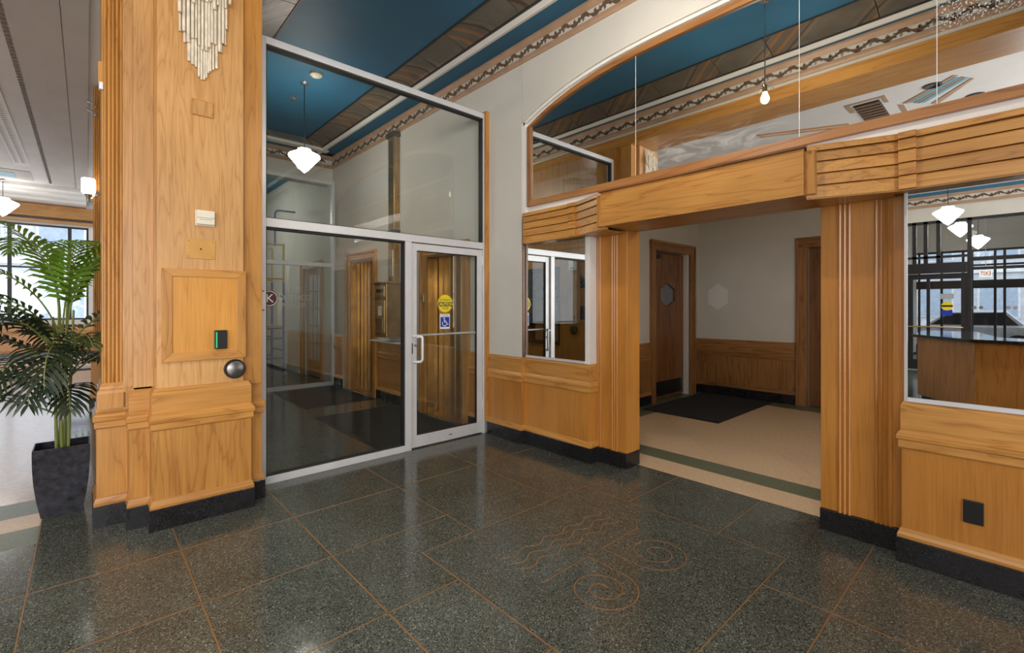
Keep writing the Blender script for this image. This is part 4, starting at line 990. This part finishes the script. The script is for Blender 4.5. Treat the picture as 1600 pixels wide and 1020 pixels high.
hp = tag(MB().prism(hexa(3.51, 1.66, 0.165, 0.22), 0, 7.942, 7.95).build('pale_hexagon', 'plaster_white'), 'faint pale hexagon on the cream passage wall', 'wall plate')  # thin paler hexagon set on the end wall
fl_ = empty('passage_fill_lamp', (5.0, 0.3, 2.9)); tag(fl_, 'added unseen flush lamp on the passage ceiling right of the doorway', 'lamp')  # lamp added out of sight to brighten the passage
MB().lathe([(0.0, 0.0), (0.17, 0.0), (0.17, -0.02), (0.0, -0.02)], (5.0, 0.3, 3.0), 28).build('base', 'white_paint', fl_)
MB().lathe([(0.16, -0.02), (0.15, -0.06), (0.08, -0.09), (0.0, -0.10)], (5.0, 0.3, 3.0), 28).build('diffuser', 'opal_flush', fl_, smooth=True)
def floor_mat(name, x0, x1, y0, y1, label):
    p = empty(name, ((x0+x1)/2, (y0+y1)/2, 0)); tag(p, label, 'mat', 'black floor mats')
    box(x0+0.03, x1-0.03, y0+0.03, y1-0.03, 0.0015, 0.010).build('pile', 'mat_rubber', p)
    b = MB()
    for a in ((x0, x1, y0, y0+0.03), (x0, x1, y1-0.03, y1), (x0, x0+0.03, y0, y1), (x1-0.03, x1, y0, y1)): b.box(a[0], a[1], a[2], a[3], 0.0015, 0.006)
    b.build('rubber_edge', 'black_plastic', p)
floor_mat('door_mat', 5.95, 7.87, 2.62, 3.75, 'black mat on the beige passage floor before the brown door')
floor_mat('door_mat', 2.25, 3.45, 4.50, 6.42, 'black mat right behind the glass door')
floor_mat('door_mat', 2.35, 3.45, 7.05, 8.75, 'black mat before the far glazed partition')

# ================================================================== elevator lobby behind the glass
we = struct('wall_elevator', (3.5, 6.5, 0), 'oak wainscot and trim of the elevator lobby wall', 'wall')
for y0, y1 in ((4.62, 4.37), (7.10, 5.86)): wainscot(we, [(3.50, y0), (3.50, y1)], 1, 'oak_y')
wainscot(we, [(3.50, 8.85), (3.50, 8.52)], 1, 'oak_y')
box(3.36, XW, 5.9, 7.08, 0.94, 0.962).build('marble_ledge', 'plaster_white', we, 0.003)
def elevator(name, y0, y1, zt, label):
    e = struct(name, (3.6, (y0+y1)/2, 0), label, 'elevator')
    casing_x(e, y0, y1, 0.13, zt, XW)
    for a in (y0, y1): 
        s = 1 if a == y0 else -1
        box(XW, 3.72, a, a+s*0.02, 0, zt).build('reveal', 'brass_dull', e)
    box(XW, 3.72, y0, y1, zt-0.02, zt).build('reveal_head', 'brass_dull', e)
    n = 6; w = (y1-y0-0.04)/n
    for k in range(n):
        yy = y0+0.02+w*k
        MB().prism([(3.705, yy), (3.69, yy+w*0.15), (3.69, yy+w*0.85), (3.705, yy+w), (3.73, yy+w), (3.73, yy)], 2, 0.0, zt-0.02).build('door_leaf', 'brass', e)
    box(XW, 3.74, y0, y1, 0.0005, 0.004).build('sill_plate', 'brass_dull', e)
    box(3.74, 3.9, y0, y1, 0, zt).build('backing', 'brass_dull', e)
elevator('door_4', 4.75, 5.62, 2.2, 'brass elevator doors in oak casing seen through the glass door')
elevator('door_5', 7.24, 8.17, 2.3, 'brass elevator doors in oak casing left of the mailbox')
for y, lb in ((5.685, 'brass call plate beside the nearer elevator'), (7.14, 'brass call plate beside the farther elevator')):
    c_ = empty('call_plate', (3.48, y, 1.55)); tag(c_, lb, 'call plate', 'elevator call plates')
    box(3.468, 3.484, y-0.045, y+0.045, 1.55, 1.68).build('plate', 'brass', c_, 0.003)
    MB().lathe([(0.012, -0.008), (0.012, 0.0)], (3.468, y, 1.615), 12, 0).build('button', 'lock_dark', c_)
# brass mailbox with its chute
mb = empty('mailbox', (3.38, 6.47, 1.0)); tag(mb, 'brass lobby mailbox with slots and tall chute on the elevator wall', 'mailbox')
box(3.245, XW, 6.29, 6.66, 1.06, 1.83).build('case', 'brass_dull', mb, 0.008)
MB().prism([(3.225, 6.27), (XW, 6.27), (XW, 6.68), (3.225, 6.68)], 2, 1.83, 1.865).build('crown', 'brass_dull', mb, 0.008)
MB().prism([(3.24, 6.285), (XW, 6.285), (XW, 6.665), (3.24, 6.665)], 2, 1.035, 1.06).build('foot', 'brass_dull', mb, 0.006)
dr = box(3.233, 3.245, 6.335, 6.615, 1.10, 1.58).build('door', 'brass', mb, 0.004)
box(3.228, 3.233, 6.42, 6.52, 1.36, 1.50).build('schedule_card', 'ivory', dr); box(3.226, 3.233, 6.58, 6.60, 1.25, 1.31).build('keyhole_plate', 'lock_dark', dr)
box(3.226, 3.233, 6.37, 6.58, 1.15, 1.32).build('relief', 'brass_dull', dr, 0.004)
fl = box(3.235, 3.245, 6.34, 6.61, 1.64, 1.79).build('slot_plate', 'brass', mb, 0.003); box(3.231, 3.236, 6.37, 6.58, 1.70, 1.75).build('slot', 'black_plastic', fl)
ch = box(3.42, XW, 6.38, 6.57, 1.865, 4.10).build('chute', 'brass_dull', mb, 0.004)
box(3.412, 3.42, 6.42, 6.53, 1.95, 2.35).build('chute_glass', 'steel', ch); box(3.412, 3.42, 6.42, 6.53, 2.45, 4.0).build('chute_glass', 'glass_dark', ch)
box(3.39, XW, 6.35, 6.60, 4.06, 4.13).build('chute_head', 'paint_dark', ch, 0.004); box(3.40, XW, 6.36, 6.59, 2.60, 2.65).build('chute_collar', 'paint_dark', ch, 0.004)
# left side of the elevator lobby, seen in the narrow mirror
wl = struct('wall_left', (0.95, 7, 0), 'oak and cream wall opposite the elevators with a black framed opening', 'wall')
b = MB()
for y0, y1, z0, z1 in grid_holes(5.40, 8.9, 0, 4.0, [(5.44, 6.15, 0.85, 2.15)]): b.box(0.95, 1.05, y0, y1, z0, z1)
b.build('oak_cladding', 'oak_z', wl)
box(0.95, 1.05, 8.9, 15, 0, 4.0).build('plaster', 'plaster_cream', wl)
for a in ((5.405, 5.445, 0.82, 2.18), (6.12, 6.18, 0.82, 2.18), (5.445, 6.12, 2.12, 2.18), (5.445, 6.12, 0.82, 0.88), (5.445, 6.12, 1.62, 1.66), (5.445, 6.12, 1.80, 1.83)): box(0.94, 1.07, *a).build('window_bar', 'black_metal', wl)
box(1.0, 1.004, 5.44, 6.15, 0.85, 2.15).build('window_pane', 'glass_clear', wl)
box(0.55, 0.6, 5.2, 6.6, 0.0, 3.0).build('back_panel', 'ivory', wl)
def on_left(name, label, cat, parts):
    e = empty(name, (1.075, parts[0][2], parts[0][4])); tag(e, label, cat)
    for (nm, mt, y0, y1, z0, z1, d) in parts: box(1.067, 1.067+d, y0, y1, z0, z1).build(nm, mt, e, 0.004)
on_left('fire_alarm', 'white fire alarm horn on the oak wall, seen in the narrow mirror', 'fire alarm', [('body', 'white_paint', 5.02, 5.16, 2.10, 2.32, 0.05), ('label_strip', 'lock_dark', 5.04, 5.13, 2.12, 2.15, 0.052)])
on_left('black_box', 'upper black wall box seen in the narrow mirror', 'wall box', [('housing', 'black_plastic', 4.80, 4.90, 1.80, 2.02, 0.06), ('cover', 'black_metal', 4.815, 4.885, 1.83, 1.98, 0.065)])
on_left('black_box', 'lower black wall box seen in the narrow mirror', 'wall box', [('housing', 'black_plastic', 4.80, 4.90, 1.28, 1.50, 0.06), ('cover', 'black_metal', 4.815, 4.885, 1.31, 1.46, 0.065)])
pb2 = empty('push_button', (1.075, 5.08, 1.02)); tag(pb2, 'round dark push button on the oak wall, seen in the narrow mirror', 'push button')
MB().lathe([(0.075, 0.0), (0.075, 0.03), (0.06, 0.04), (0.0, 0.042)], (1.067, 5.08, 1.10), 24, 0).build('button', 'black_plastic', pb2, smooth=True)
box(1.067, 1.08, 5.06, 5.10, 1.22, 1.34).build('stem_plate', 'steel', pb2)

# far glazed partition and the room beyond it
Y2 = 8.92
w2 = struct('window_2', (2.2, Y2, 0), 'far glazed partition with grey aluminium frame across the elevator lobby', 'partition')
for nm, x0, x1, z0, z1 in (('jamb', 1.05, 1.11, 0, 3.87), ('jamb', 3.455, 3.51, 0, 3.87), ('header', 1.11, 3.455, 3.80, 3.87), ('transom', 1.11, 3.455, 2.24, 2.31), ('sill', 1.11, 3.455, 0, 0.06), ('mullion', 2.20, 2.27, 0.06, 2.24)):
    al(nm, x0, x1, z0, z1, w2, Y2)
for x0, x1, z0, z1 in ((1.11, 2.2, 0.06, 2.24), (2.27, 3.455, 0.06, 2.24), (1.11, 3.455, 2.31, 3.80)): box(x0, x1, Y2-0.004, Y2+0.004, z0, z1).build('glass_pane', 'glass_clear', w2)
for k, (t, z) in enumerate((('FIRE', 1.79), ('CONTROL', 1.65), ('ROOM', 1.51))): text_mesh('lettering', t, 0.135, 'white_paint', w2, (2.78, Y2+0.01, z), (-1, 0, 0), UZ, 0.001)
wb = struct('wall_back', (2.2, 14.3, 0), 'cream end wall with oak wainscot behind the far partition', 'wall')
box(0.9, 3.6, 14.3, 14.5, 0, 4.5).build('plaster', 'plaster_cream', wb)
wainscot(wb, [(1.05, 14.28), (3.5, 14.28)], 0, 'oak_x')
d6 = struct('door_6', (3.55, 10.1, 0), 'oak french door with small panes beyond the far partition', 'door')
casing_x(d6, 9.6, 10.6, 0.12, 2.3, XW)
for a in ((9.62, 9.72, 0.02, 2.28), (10.48, 10.58, 0.02, 2.28)): box(3.57, 3.61, *a).build('stile', 'oak_z', d6)
for a in ((9.72, 10.48, 0.02, 0.35), (9.72, 10.48, 2.18, 2.28)): box(3.57, 3.61, *a).build('rail', 'oak_y', d6)
for y in (9.965, 10.225): box(3.575, 3.605, y, y+0.02, 0.35, 2.18).build('glazing_bar', 'oak_z', d6)
for k in range(1, 5): box(3.575, 3.605, 9.72, 10.48, 0.35+0.366*k-0.01, 0.35+0.366*k+0.01).build('glazing_bar', 'oak_y', d6)
for i in range(3):
    for k in range(5): box(3.588, 3.592, 9.72+0.26*i, 9.965+0.26*i-(0.005 if i == 2 else 0), 0.36+0.366*k, 0.70+0.366*k).build('pane', 'facade_stone', d6)
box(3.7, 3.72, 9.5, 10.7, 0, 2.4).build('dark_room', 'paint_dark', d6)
# scaffold tower beyond the far partition
sf = empty('scaffold_tower', (2.75, 10.4, 0)); tag(sf, 'blue and yellow rolling scaffold behind the far partition', 'scaffold')
for x in (2.15, 2.95):
    for y in (10.1, 10.9):
        MB().tube([(x, y, 0.12), (x, y, 2.0)], 0.022, 8).build('lower_post', 'scaffold_blue', sf, smooth=True)
        MB().tube([(x, y, 2.0), (x, y, 2.75)], 0.022, 8).build('upper_post', 'scaffold_yellow', sf, smooth=True)
        MB().lathe([(0.05, -0.015), (0.05, 0.015)], (x, y, 0.055), 14, 0).build('caster', 'black_plastic', sf)
        box(x-0.015, x+0.015, y-0.015, y+0.015, 0.09, 0.14).build('caster_fork', 'steel', sf)
for y in (10.1, 10.9):
    for z, mt in ((0.45, 'scaffold_blue'), (0.85, 'scaffold_blue'), (1.05, 'scaffold_blue'), (2.05, 'scaffold_yellow'), (2.4, 'scaffold_yellow'), (2.73, 'scaffold_yellow')): MB().tube([(2.15, y, z), (2.95, y, z)], 0.016, 8).build('rung', mt, sf, smooth=True)
for x in (2.15, 2.95):
    for z in (0.6, 1.7): MB().tube([(x, 10.1, z), (x, 10.9, z)], 0.016, 8).build('side_rail', 'scaffold_blue', sf, smooth=True)
box(2.17, 2.93, 10.1, 10.9, 1.07, 1.10).build('platform', 'oak_x', sf)
for x in (2.1, 2.9):
    MB().tube(rounded([(x, 10.5, 2.75), (x, 10.5, 3.5), (x+0.4, 10.5, 3.5)], 0.1), 0.02, 8).build('guard_rail', 'scaffold_blue', sf, smooth=True)
pendant((2.2, 11.6, 3.75), 4.45, 'opal pendant lamp in the room behind the far partition', 0.2, 0)

ct_ = empty('service_counter', (1.9, 12.3, 0)); tag(ct_, 'oak service counter in the room behind the far partition', 'counter')
for k in range(4): box(1.15+0.48*k, 1.62+0.48*k, 12.0, 12.6, 0.1, 1.0).build('front_panel', 'oak_z', ct_, 0.004)
box(1.1, 3.12, 11.95, 12.65, 1.0, 1.05).build('top', 'plaster_white', ct_, 0.005); box(1.17, 3.05, 12.03, 12.6, 0.0, 0.1).build('kick', 'black_stone', ct_)

# ================================================================== big lobby
wf = struct('wall_far', (-3, 19.6, 0), 'far lobby wall with oak wainscot, header beam and tall window', 'wall')
b = MB()
for x0, x1, z0, z1 in grid_holes(-7.4, 1.1, 0, 4.75, [(-6.2, 0.05, 1.08, 3.92)]): b.box(x0, x1, 19.6, 19.85, z0, z1)
b.build('plaster', 'plaster_cream', wf)
box(-7.2, 0.2, 19.35, 19.6, 4.12, 4.48).build('header_beam', 'oak_x', wf, 0.004); box(-7.2, 0.2, 19.45, 19.6, 3.98, 4.12).build('header_trim', 'oak_x', wf, 0.004); box(-7.2, 0.2, 19.4, 19.6, 4.06, 4.10).build('shadow_strip', 'paint_dark', wf)  # solid strip painted dark for the shadow under the header beam
wainscot(wf, [(-7.2, 19.56), (0.9, 19.56)], 0, 'oak_x')
w3 = struct('window_3', (-3, 19.7, 1.08), 'tall black framed lobby window at the far left', 'window')
for x in (-6.2, -4.65, -3.1, -1.68, -0.42, 0.0): box(x, x+0.085, 19.68, 19.76, 1.08, 3.92).build('mullion', 'black_metal', w3)
for z in (1.08, 2.62, 3.87): box(-6.2, 0.05, 19.69, 19.75, z, z+0.05).build('transom', 'black_metal', w3)
for x in (-6.1, -4.55, -3.0, -1.59, -0.33):
    box(x, x+1.4 if x < -3.1 else x+(1.32 if x == -3.0 else 1.17 if x < -1 else 0.33), 19.715, 19.722, 1.13, 3.87).build('glass_pane', 'glass_window', w3)
wn = struct('wall_entrance', (-7.3, -1, 3.5), 'wall above the black entrance screen with a leaf frieze', 'wall')
box(-7.5, -7.3, -6, 20, 3.46, 4.75).build('plaster', 'plaster_cream', wn)
box(-7.5, -7.3, 2.0, 20, 0, 3.46).build('plaster_side', 'plaster_cream', wn)
box(-7.3, -7.265, -6, 6, 3.98, 4.04).build('moulding', 'paint_tan', wn); box(-7.3, -7.265, -6, 6, 3.78, 3.84).build('moulding', 'paint_tan', wn); box(-7.3, -7.28, -6, 6, 4.04, 4.12).build('blue_band', 'paint_blue', wn)
for k in range(30):
    o = sproto.copy(); COL.objects.link(o); o.parent = wn; o.location = Vector((-7.296, -2.6+0.25*k, 3.91))-WL[wn.name]
    o.rotation_euler = (0, 0, 0)
wo = struct('wall_street', (0, -6, 0), 'street side wall behind the camera with wide windows added for the rear fill light', 'wall')  # windows made up behind the camera for the rear fill
b = MB()
for x0, x1, z0, z1 in grid_holes(-7.5, 4.0, 0, 4.9, [(-5.9, 0.7, 0.7, 3.7)]): b.box(x0, x1, -6.2, -6.0, z0, z1)
b.build('plaster', 'plaster_cream', wo)
for x in (-5.9, -3.72, -1.54, 0.64): box(x, x+0.06, -6.13, -6.07, 0.7, 3.7).build('mullion', 'black_metal', wo)
for x in (-5.84, -3.66, -1.48): box(x, x+2.1, -6.11, -6.10, 0.75, 3.65).build('glass_pane', 'glass_window', wo)
# entrance screen
es = struct('window_4', (-7.35, 0, 0), 'black metal entrance screen reflected in the right mirror', 'entrance screen')
def bar(nm, y0, y1, z0, z1, x=-7.35, d=0.05, par=None): return box(x-d, x+d, y0, y1, z0, z1).build(nm, 'black_metal', par or es)
for y in (1.86, 1.70, 1.50, 1.28, 0.77, -1.2, -3.2): bar('post', y, y+0.07, 0 if y in (1.86, 0.77, -1.2, -3.2) else 2.48, 3.46)
bar('head', -3.2, 1.93, 3.40, 3.46); bar('rail', 0.84, 1.86, 2.60, 2.65); bar('rail', -3.2, 0.77, 2.50, 2.58); bar('rail', -3.2, 0.77, 2.30, 2.36)
for y0, y1 in ((-3.13, -1.2), (-1.13, 0.77)): box(-7.352, -7.348, y0, y1, 2.58, 3.40).build('glass_pane', 'glass_window', es)
box(-7.36, -7.22, 0.84, 1.86, 2.25, 2.48).build('door_operator', 'black_metal', es, 0.006)
d7 = struct('door_7', (-7.35, 1.35, 0), 'black framed glass entrance door with brass bar, seen in the mirror', 'door')
for y0, y1, z0, z1 in ((1.76, 1.86, 0.02, 2.24), (0.84, 0.94, 0.02, 2.24), (0.94, 1.76, 2.12, 2.24), (0.94, 1.76, 0.02, 0.25), (1.46, 1.52, 0.25, 2.12)): bar('stile', y0, y1, z0, z1, -7.34, 0.025, d7)
box(-7.342, -7.338, 0.94, 1.76, 0.25, 2.12).build('glass_pane', 'glass_window', d7)
MB().tube([(-7.28, 0.9, 1.02), (-7.28, 1.84, 1.02)], 0.015, 8).build('push_bar', 'brass', d7, smooth=True)
cs = MB().lathe([(0.10, 0), (0.10, 0.002)], (-7.332, 1.17, 1.50), 24, 0).build('caution_sticker', 'yellow', d7)
box(-7.33, -7.328, 1.075, 1.265, 1.48, 1.52).build('black_band', 'black_plastic', cs)
box(-7.334, -7.331, 1.08, 1.26, 1.28, 1.41).build('access_sticker', 'blue_sign', d7); box(-7.334, -7.331, 1.06, 1.28, 1.66, 1.78).build('notice', 'sticker_grey', d7)
# vestibule and outer doors
wv = struct('wall_vestibule', (-10, 0, 0), 'vestibule walls between the entrance screens', 'wall')
box(-13.4, -7.4, 2.4, 2.6, 0, 4.75).build('plaster', 'plaster_cream', wv); box(-13.4, -7.4, -3.6, -3.4, 0, 4.75).build('plaster', 'plaster_cream', wv)
box(-13.4, -13.2, -3.6, 2.6, 3.25, 4.75).build('plaster', 'plaster_cream', wv)
ow = struct('window_5', (-13.3, 0, 0), 'outer black storefront with transom lights facing the street', 'storefront')
for y in (2.3, 1.75, 1.25, 1.05, 0.55, 0.35, -0.15, -0.35, -0.9, -1.6, -2.3, -3.0): bar('post', y, y+0.06, 0, 3.25, -13.3, 0.04, ow)
for z in (3.19, 2.74, 2.66, 2.05, 2.25): bar('rail', -3.4, 2.4, z, z+0.055 if z > 2.1 else z+0.2, -13.3, 0.045, ow)
bar('kick_rail', -3.4, 2.4, 0.0, 0.25, -13.3, 0.04, ow)
for y0, y1 in ((1.31, 1.75), (0.61, 1.05), (-0.09, 0.35), (-0.84, -0.35), (-1.54, -0.9)): box(-13.302, -13.298, y0, y1, 0.25, 3.19).build('glass_pane', 'glass_window', ow)
for y in (1.02, 0.88, 0.30, 0.16): MB().lathe([(0.05, 0), (0.05, 0.02)], (-13.25, y, 1.45), 12, 0).build('door_pull', 'steel', ow)
ex = empty('exit_sign', (-12.6, 0.75, 2.36)); tag(ex, 'lit exit sign hanging in the vestibule, reversed in the mirror', 'exit sign')
box(-12.63, -12.57, 0.62, 0.89, 2.36, 2.56).build('housing', 'exit_face', ex); text_mesh('lettering', 'EXIT', 0.17, 'red_letter', ex, (-12.567, 0.755, 2.46), (0, 1, 0), UZ, 0.001, sx=0.65, bold=0.002)
MB().tube([(-12.6, 0.755, 2.56), (-12.6, 0.755, 4.74)], 0.008, 6).build('hanger', 'white_paint', ex)
# reception desk
dk = empty('reception_desk', (-2.8, -0.2, 0)); tag(dk, 'oak reception desk with black granite top, reflected in the right mirror', 'desk')
pts = [(-4.4, 1.20), (-2.82, 1.15), (-1.90, 0.45), (-1.72, -0.3), (-1.80, -1.9), (-4.4, -1.9)]
for k in range(5):
    p, q = Vector(pts[k]), Vector(pts[k+1]); nrm = Vector((q-p)[:]).normalized(); nrm = Vector((nrm.y, -nrm.x))
    inn = [p, q, q-Vector((0.04*(1 if nrm.x > -0.5 else -1), 0)), p-Vector((0.04*(1 if nrm.x > -0.5 else -1), 0))] if abs(nrm.x) > 0.3 else [p, q, q+Vector((0, -0.04 if q.y > 0 else 0.04)), p+Vector((0, -0.04 if p.y > 0 else 0.04))]
    MB().prism([tuple(v) for v in inn], 2, 0.08, 1.0).build('front_panel', 'oak_z', dk)
MB().prism([(x*0.985-0.03, y*0.96) for x, y in pts], 2, 0.0, 0.08).build('kick', 'black_stone', dk)
MB().prism([(-4.5, 1.26), (-2.78, 1.22), (-1.83, 0.50), (-1.64, -0.3), (-1.72, -1.95), (-2.35, -1.95), (-2.3, -0.35), (-2.7, 0.25), (-4.5, 0.55)], 2, 1.0, 1.045).build('granite_top', 'granite', dk, 0.004)
MB().prism([(-2.35, -1.9), (-2.30, -0.35), (-2.7, 0.25), (-4.4, 0.55), (-4.4, -1.9)], 2, 0.70, 0.74).build('inner_worktop', 'brown_wood', dk)
# black chair glimpsed behind the palm
def chair(x, y, label):
    c_ = empty('metal_chair', (x, y, 0)); tag(c_, label, 'chair')
    for dx in (-0.2, 0.2):
        MB().tube([(x+dx, y-0.2, 0), (x+dx, y-0.2, 0.95)], 0.014, 8).build('back_post', 'black_metal', c_); MB().tube([(x+dx, y+0.2, 0), (x+dx, y+0.2, 0.45)], 0.014, 8).build('leg', 'black_metal', c_)
    box(x-0.21, x+0.21, y-0.21, y+0.21, 0.44, 0.475).build('seat', 'black_plastic', c_, 0.006)
    for k in range(5): box(x-0.165+0.075*k, x-0.135+0.075*k, y-0.208, y-0.192, 0.55, 0.92).build('slat', 'black_metal', c_)
    box(x-0.215, x+0.215, y-0.212, y-0.188, 0.92, 0.96).build('top_rail', 'black_metal', c_)
    for z in (0.15,): MB().tube([(x-0.2, y-0.2, z), (x-0.2, y+0.2, z)], 0.009, 6).build('stretcher', 'black_metal', c_); MB().tube([(x+0.2, y-0.2, z), (x+0.2, y+0.2, z)], 0.009, 6).build('stretcher', 'black_metal', c_)
chair(-0.12, 10.6, 'black slatted metal chair behind the palm'); 
# ceiling vent in the white ceiling
cvn = empty('ceiling_vent', (-2.55, 1.70, 4.72)); tag(cvn, 'brown slatted air vent in the white ceiling, seen in the arched mirror', 'vent')
box(-3.08, -2.10, 1.53, 1.87, 4.744, 4.752).build('backing', 'paint_dark', cvn)
for k in range(7): box(-3.06+0.138*k, -2.97+0.138*k, 1.54, 1.86, 4.728, 4.744).build('slat', 'paint_brown', cvn)

# ================================================================== outside
st_ = tag(box(-40, -13.5, -25, 25, -0.35, -0.12).build('street', 'street_grey'), 'grey street outside the entrance doors', 'street', None, 'structure')
def facade(name, along_x, pos, a0, a1, h, label):
    f = empty(name, ((a0+a1)/2 if along_x else pos, pos if along_x else (a0+a1)/2, -0.1)); tag(f, label, 'building')
    def bx_(nm, a, c, z0, z1, d0, d1, mt): return (box(a, c, pos+d0, pos+d1, z0, z1) if along_x else box(pos-d1, pos-d0, a, c, z0, z1)).build(nm, mt, f)
    bx_('wall', a0, a1, -0.1, h, 0.0, 0.4, 'facade_stone')
    n = int((a1-a0)/2.4)
    for i in range(n):
        for j in range(int(h/3)):
            a = a0+0.5+2.4*i; z = 0.9+3.0*j
            wv_ = bx_('window', a, a+1.5, z, z+1.8, -0.06, 0.0, 'white_paint'); 
            o = bx_('pane', a+0.08, a+1.42, z+0.08, z+1.72, -0.09, -0.058, 'pane_blue'); o.parent = wv_; o.location = WL[o.name]-WL[wv_.name]
    for j in range(int(h/3)+1): bx_('string_course', a0, a1, 0.2+3.0*j, 0.45+3.0*j, -0.12, 0.0, 'white_paint')
facade('office_building', True, 27.0, -14, 6, 14, 'pale stone office building outside the far window')
facade('office_building', False, -27.0, -10, 12, 12, 'pale stone building across the street from the entrance')
def car(x, y, mat, label):
    c_ = empty('parked_car', (x, y, -0.12)); tag(c_, label, 'car'); z = -0.12
    body = [(-2.1, 0.35), (2.1, 0.35), (2.15, 0.75), (1.3, 0.92), (-1.9, 0.95), (-2.2, 0.8)]
    MB().prism([(y+p[0], z+p[1]) for p in body], 0, x-0.85, x+0.85).build('body', mat, c_, 0.05)
    cab = [(-1.5, 0.92), (1.1, 0.9), (0.45, 1.42), (-1.0, 1.46)]
    MB().prism([(y+p[0], z+p[1]) for p in cab], 0, x-0.72, x+0.72).build('cabin', mat, c_, 0.05)
    win = [(-1.3, 0.97), (0.9, 0.95), (0.38, 1.36), (-0.95, 1.39)]
    for sx in (-0.73, 0.715): MB().prism([(y+p[0], z+p[1]) for p in win], 0, x+sx, x+sx+0.015).build('side_window', 'black_plastic', c_)
    for dy in (-1.3, 1.3):
        for sx in (-0.8, 0.8): MB().lathe([(0.33, -0.1), (0.33, 0.1)], (x+sx, y+dy, z+0.33), 20, 0).build('wheel', 'black_plastic', c_)
car(-16.5, 1.4, 'car_silver', 'silver car parked outside the entrance doors'); car(-19.5, -1.6, 'car_white', 'white car on the far side of the street')
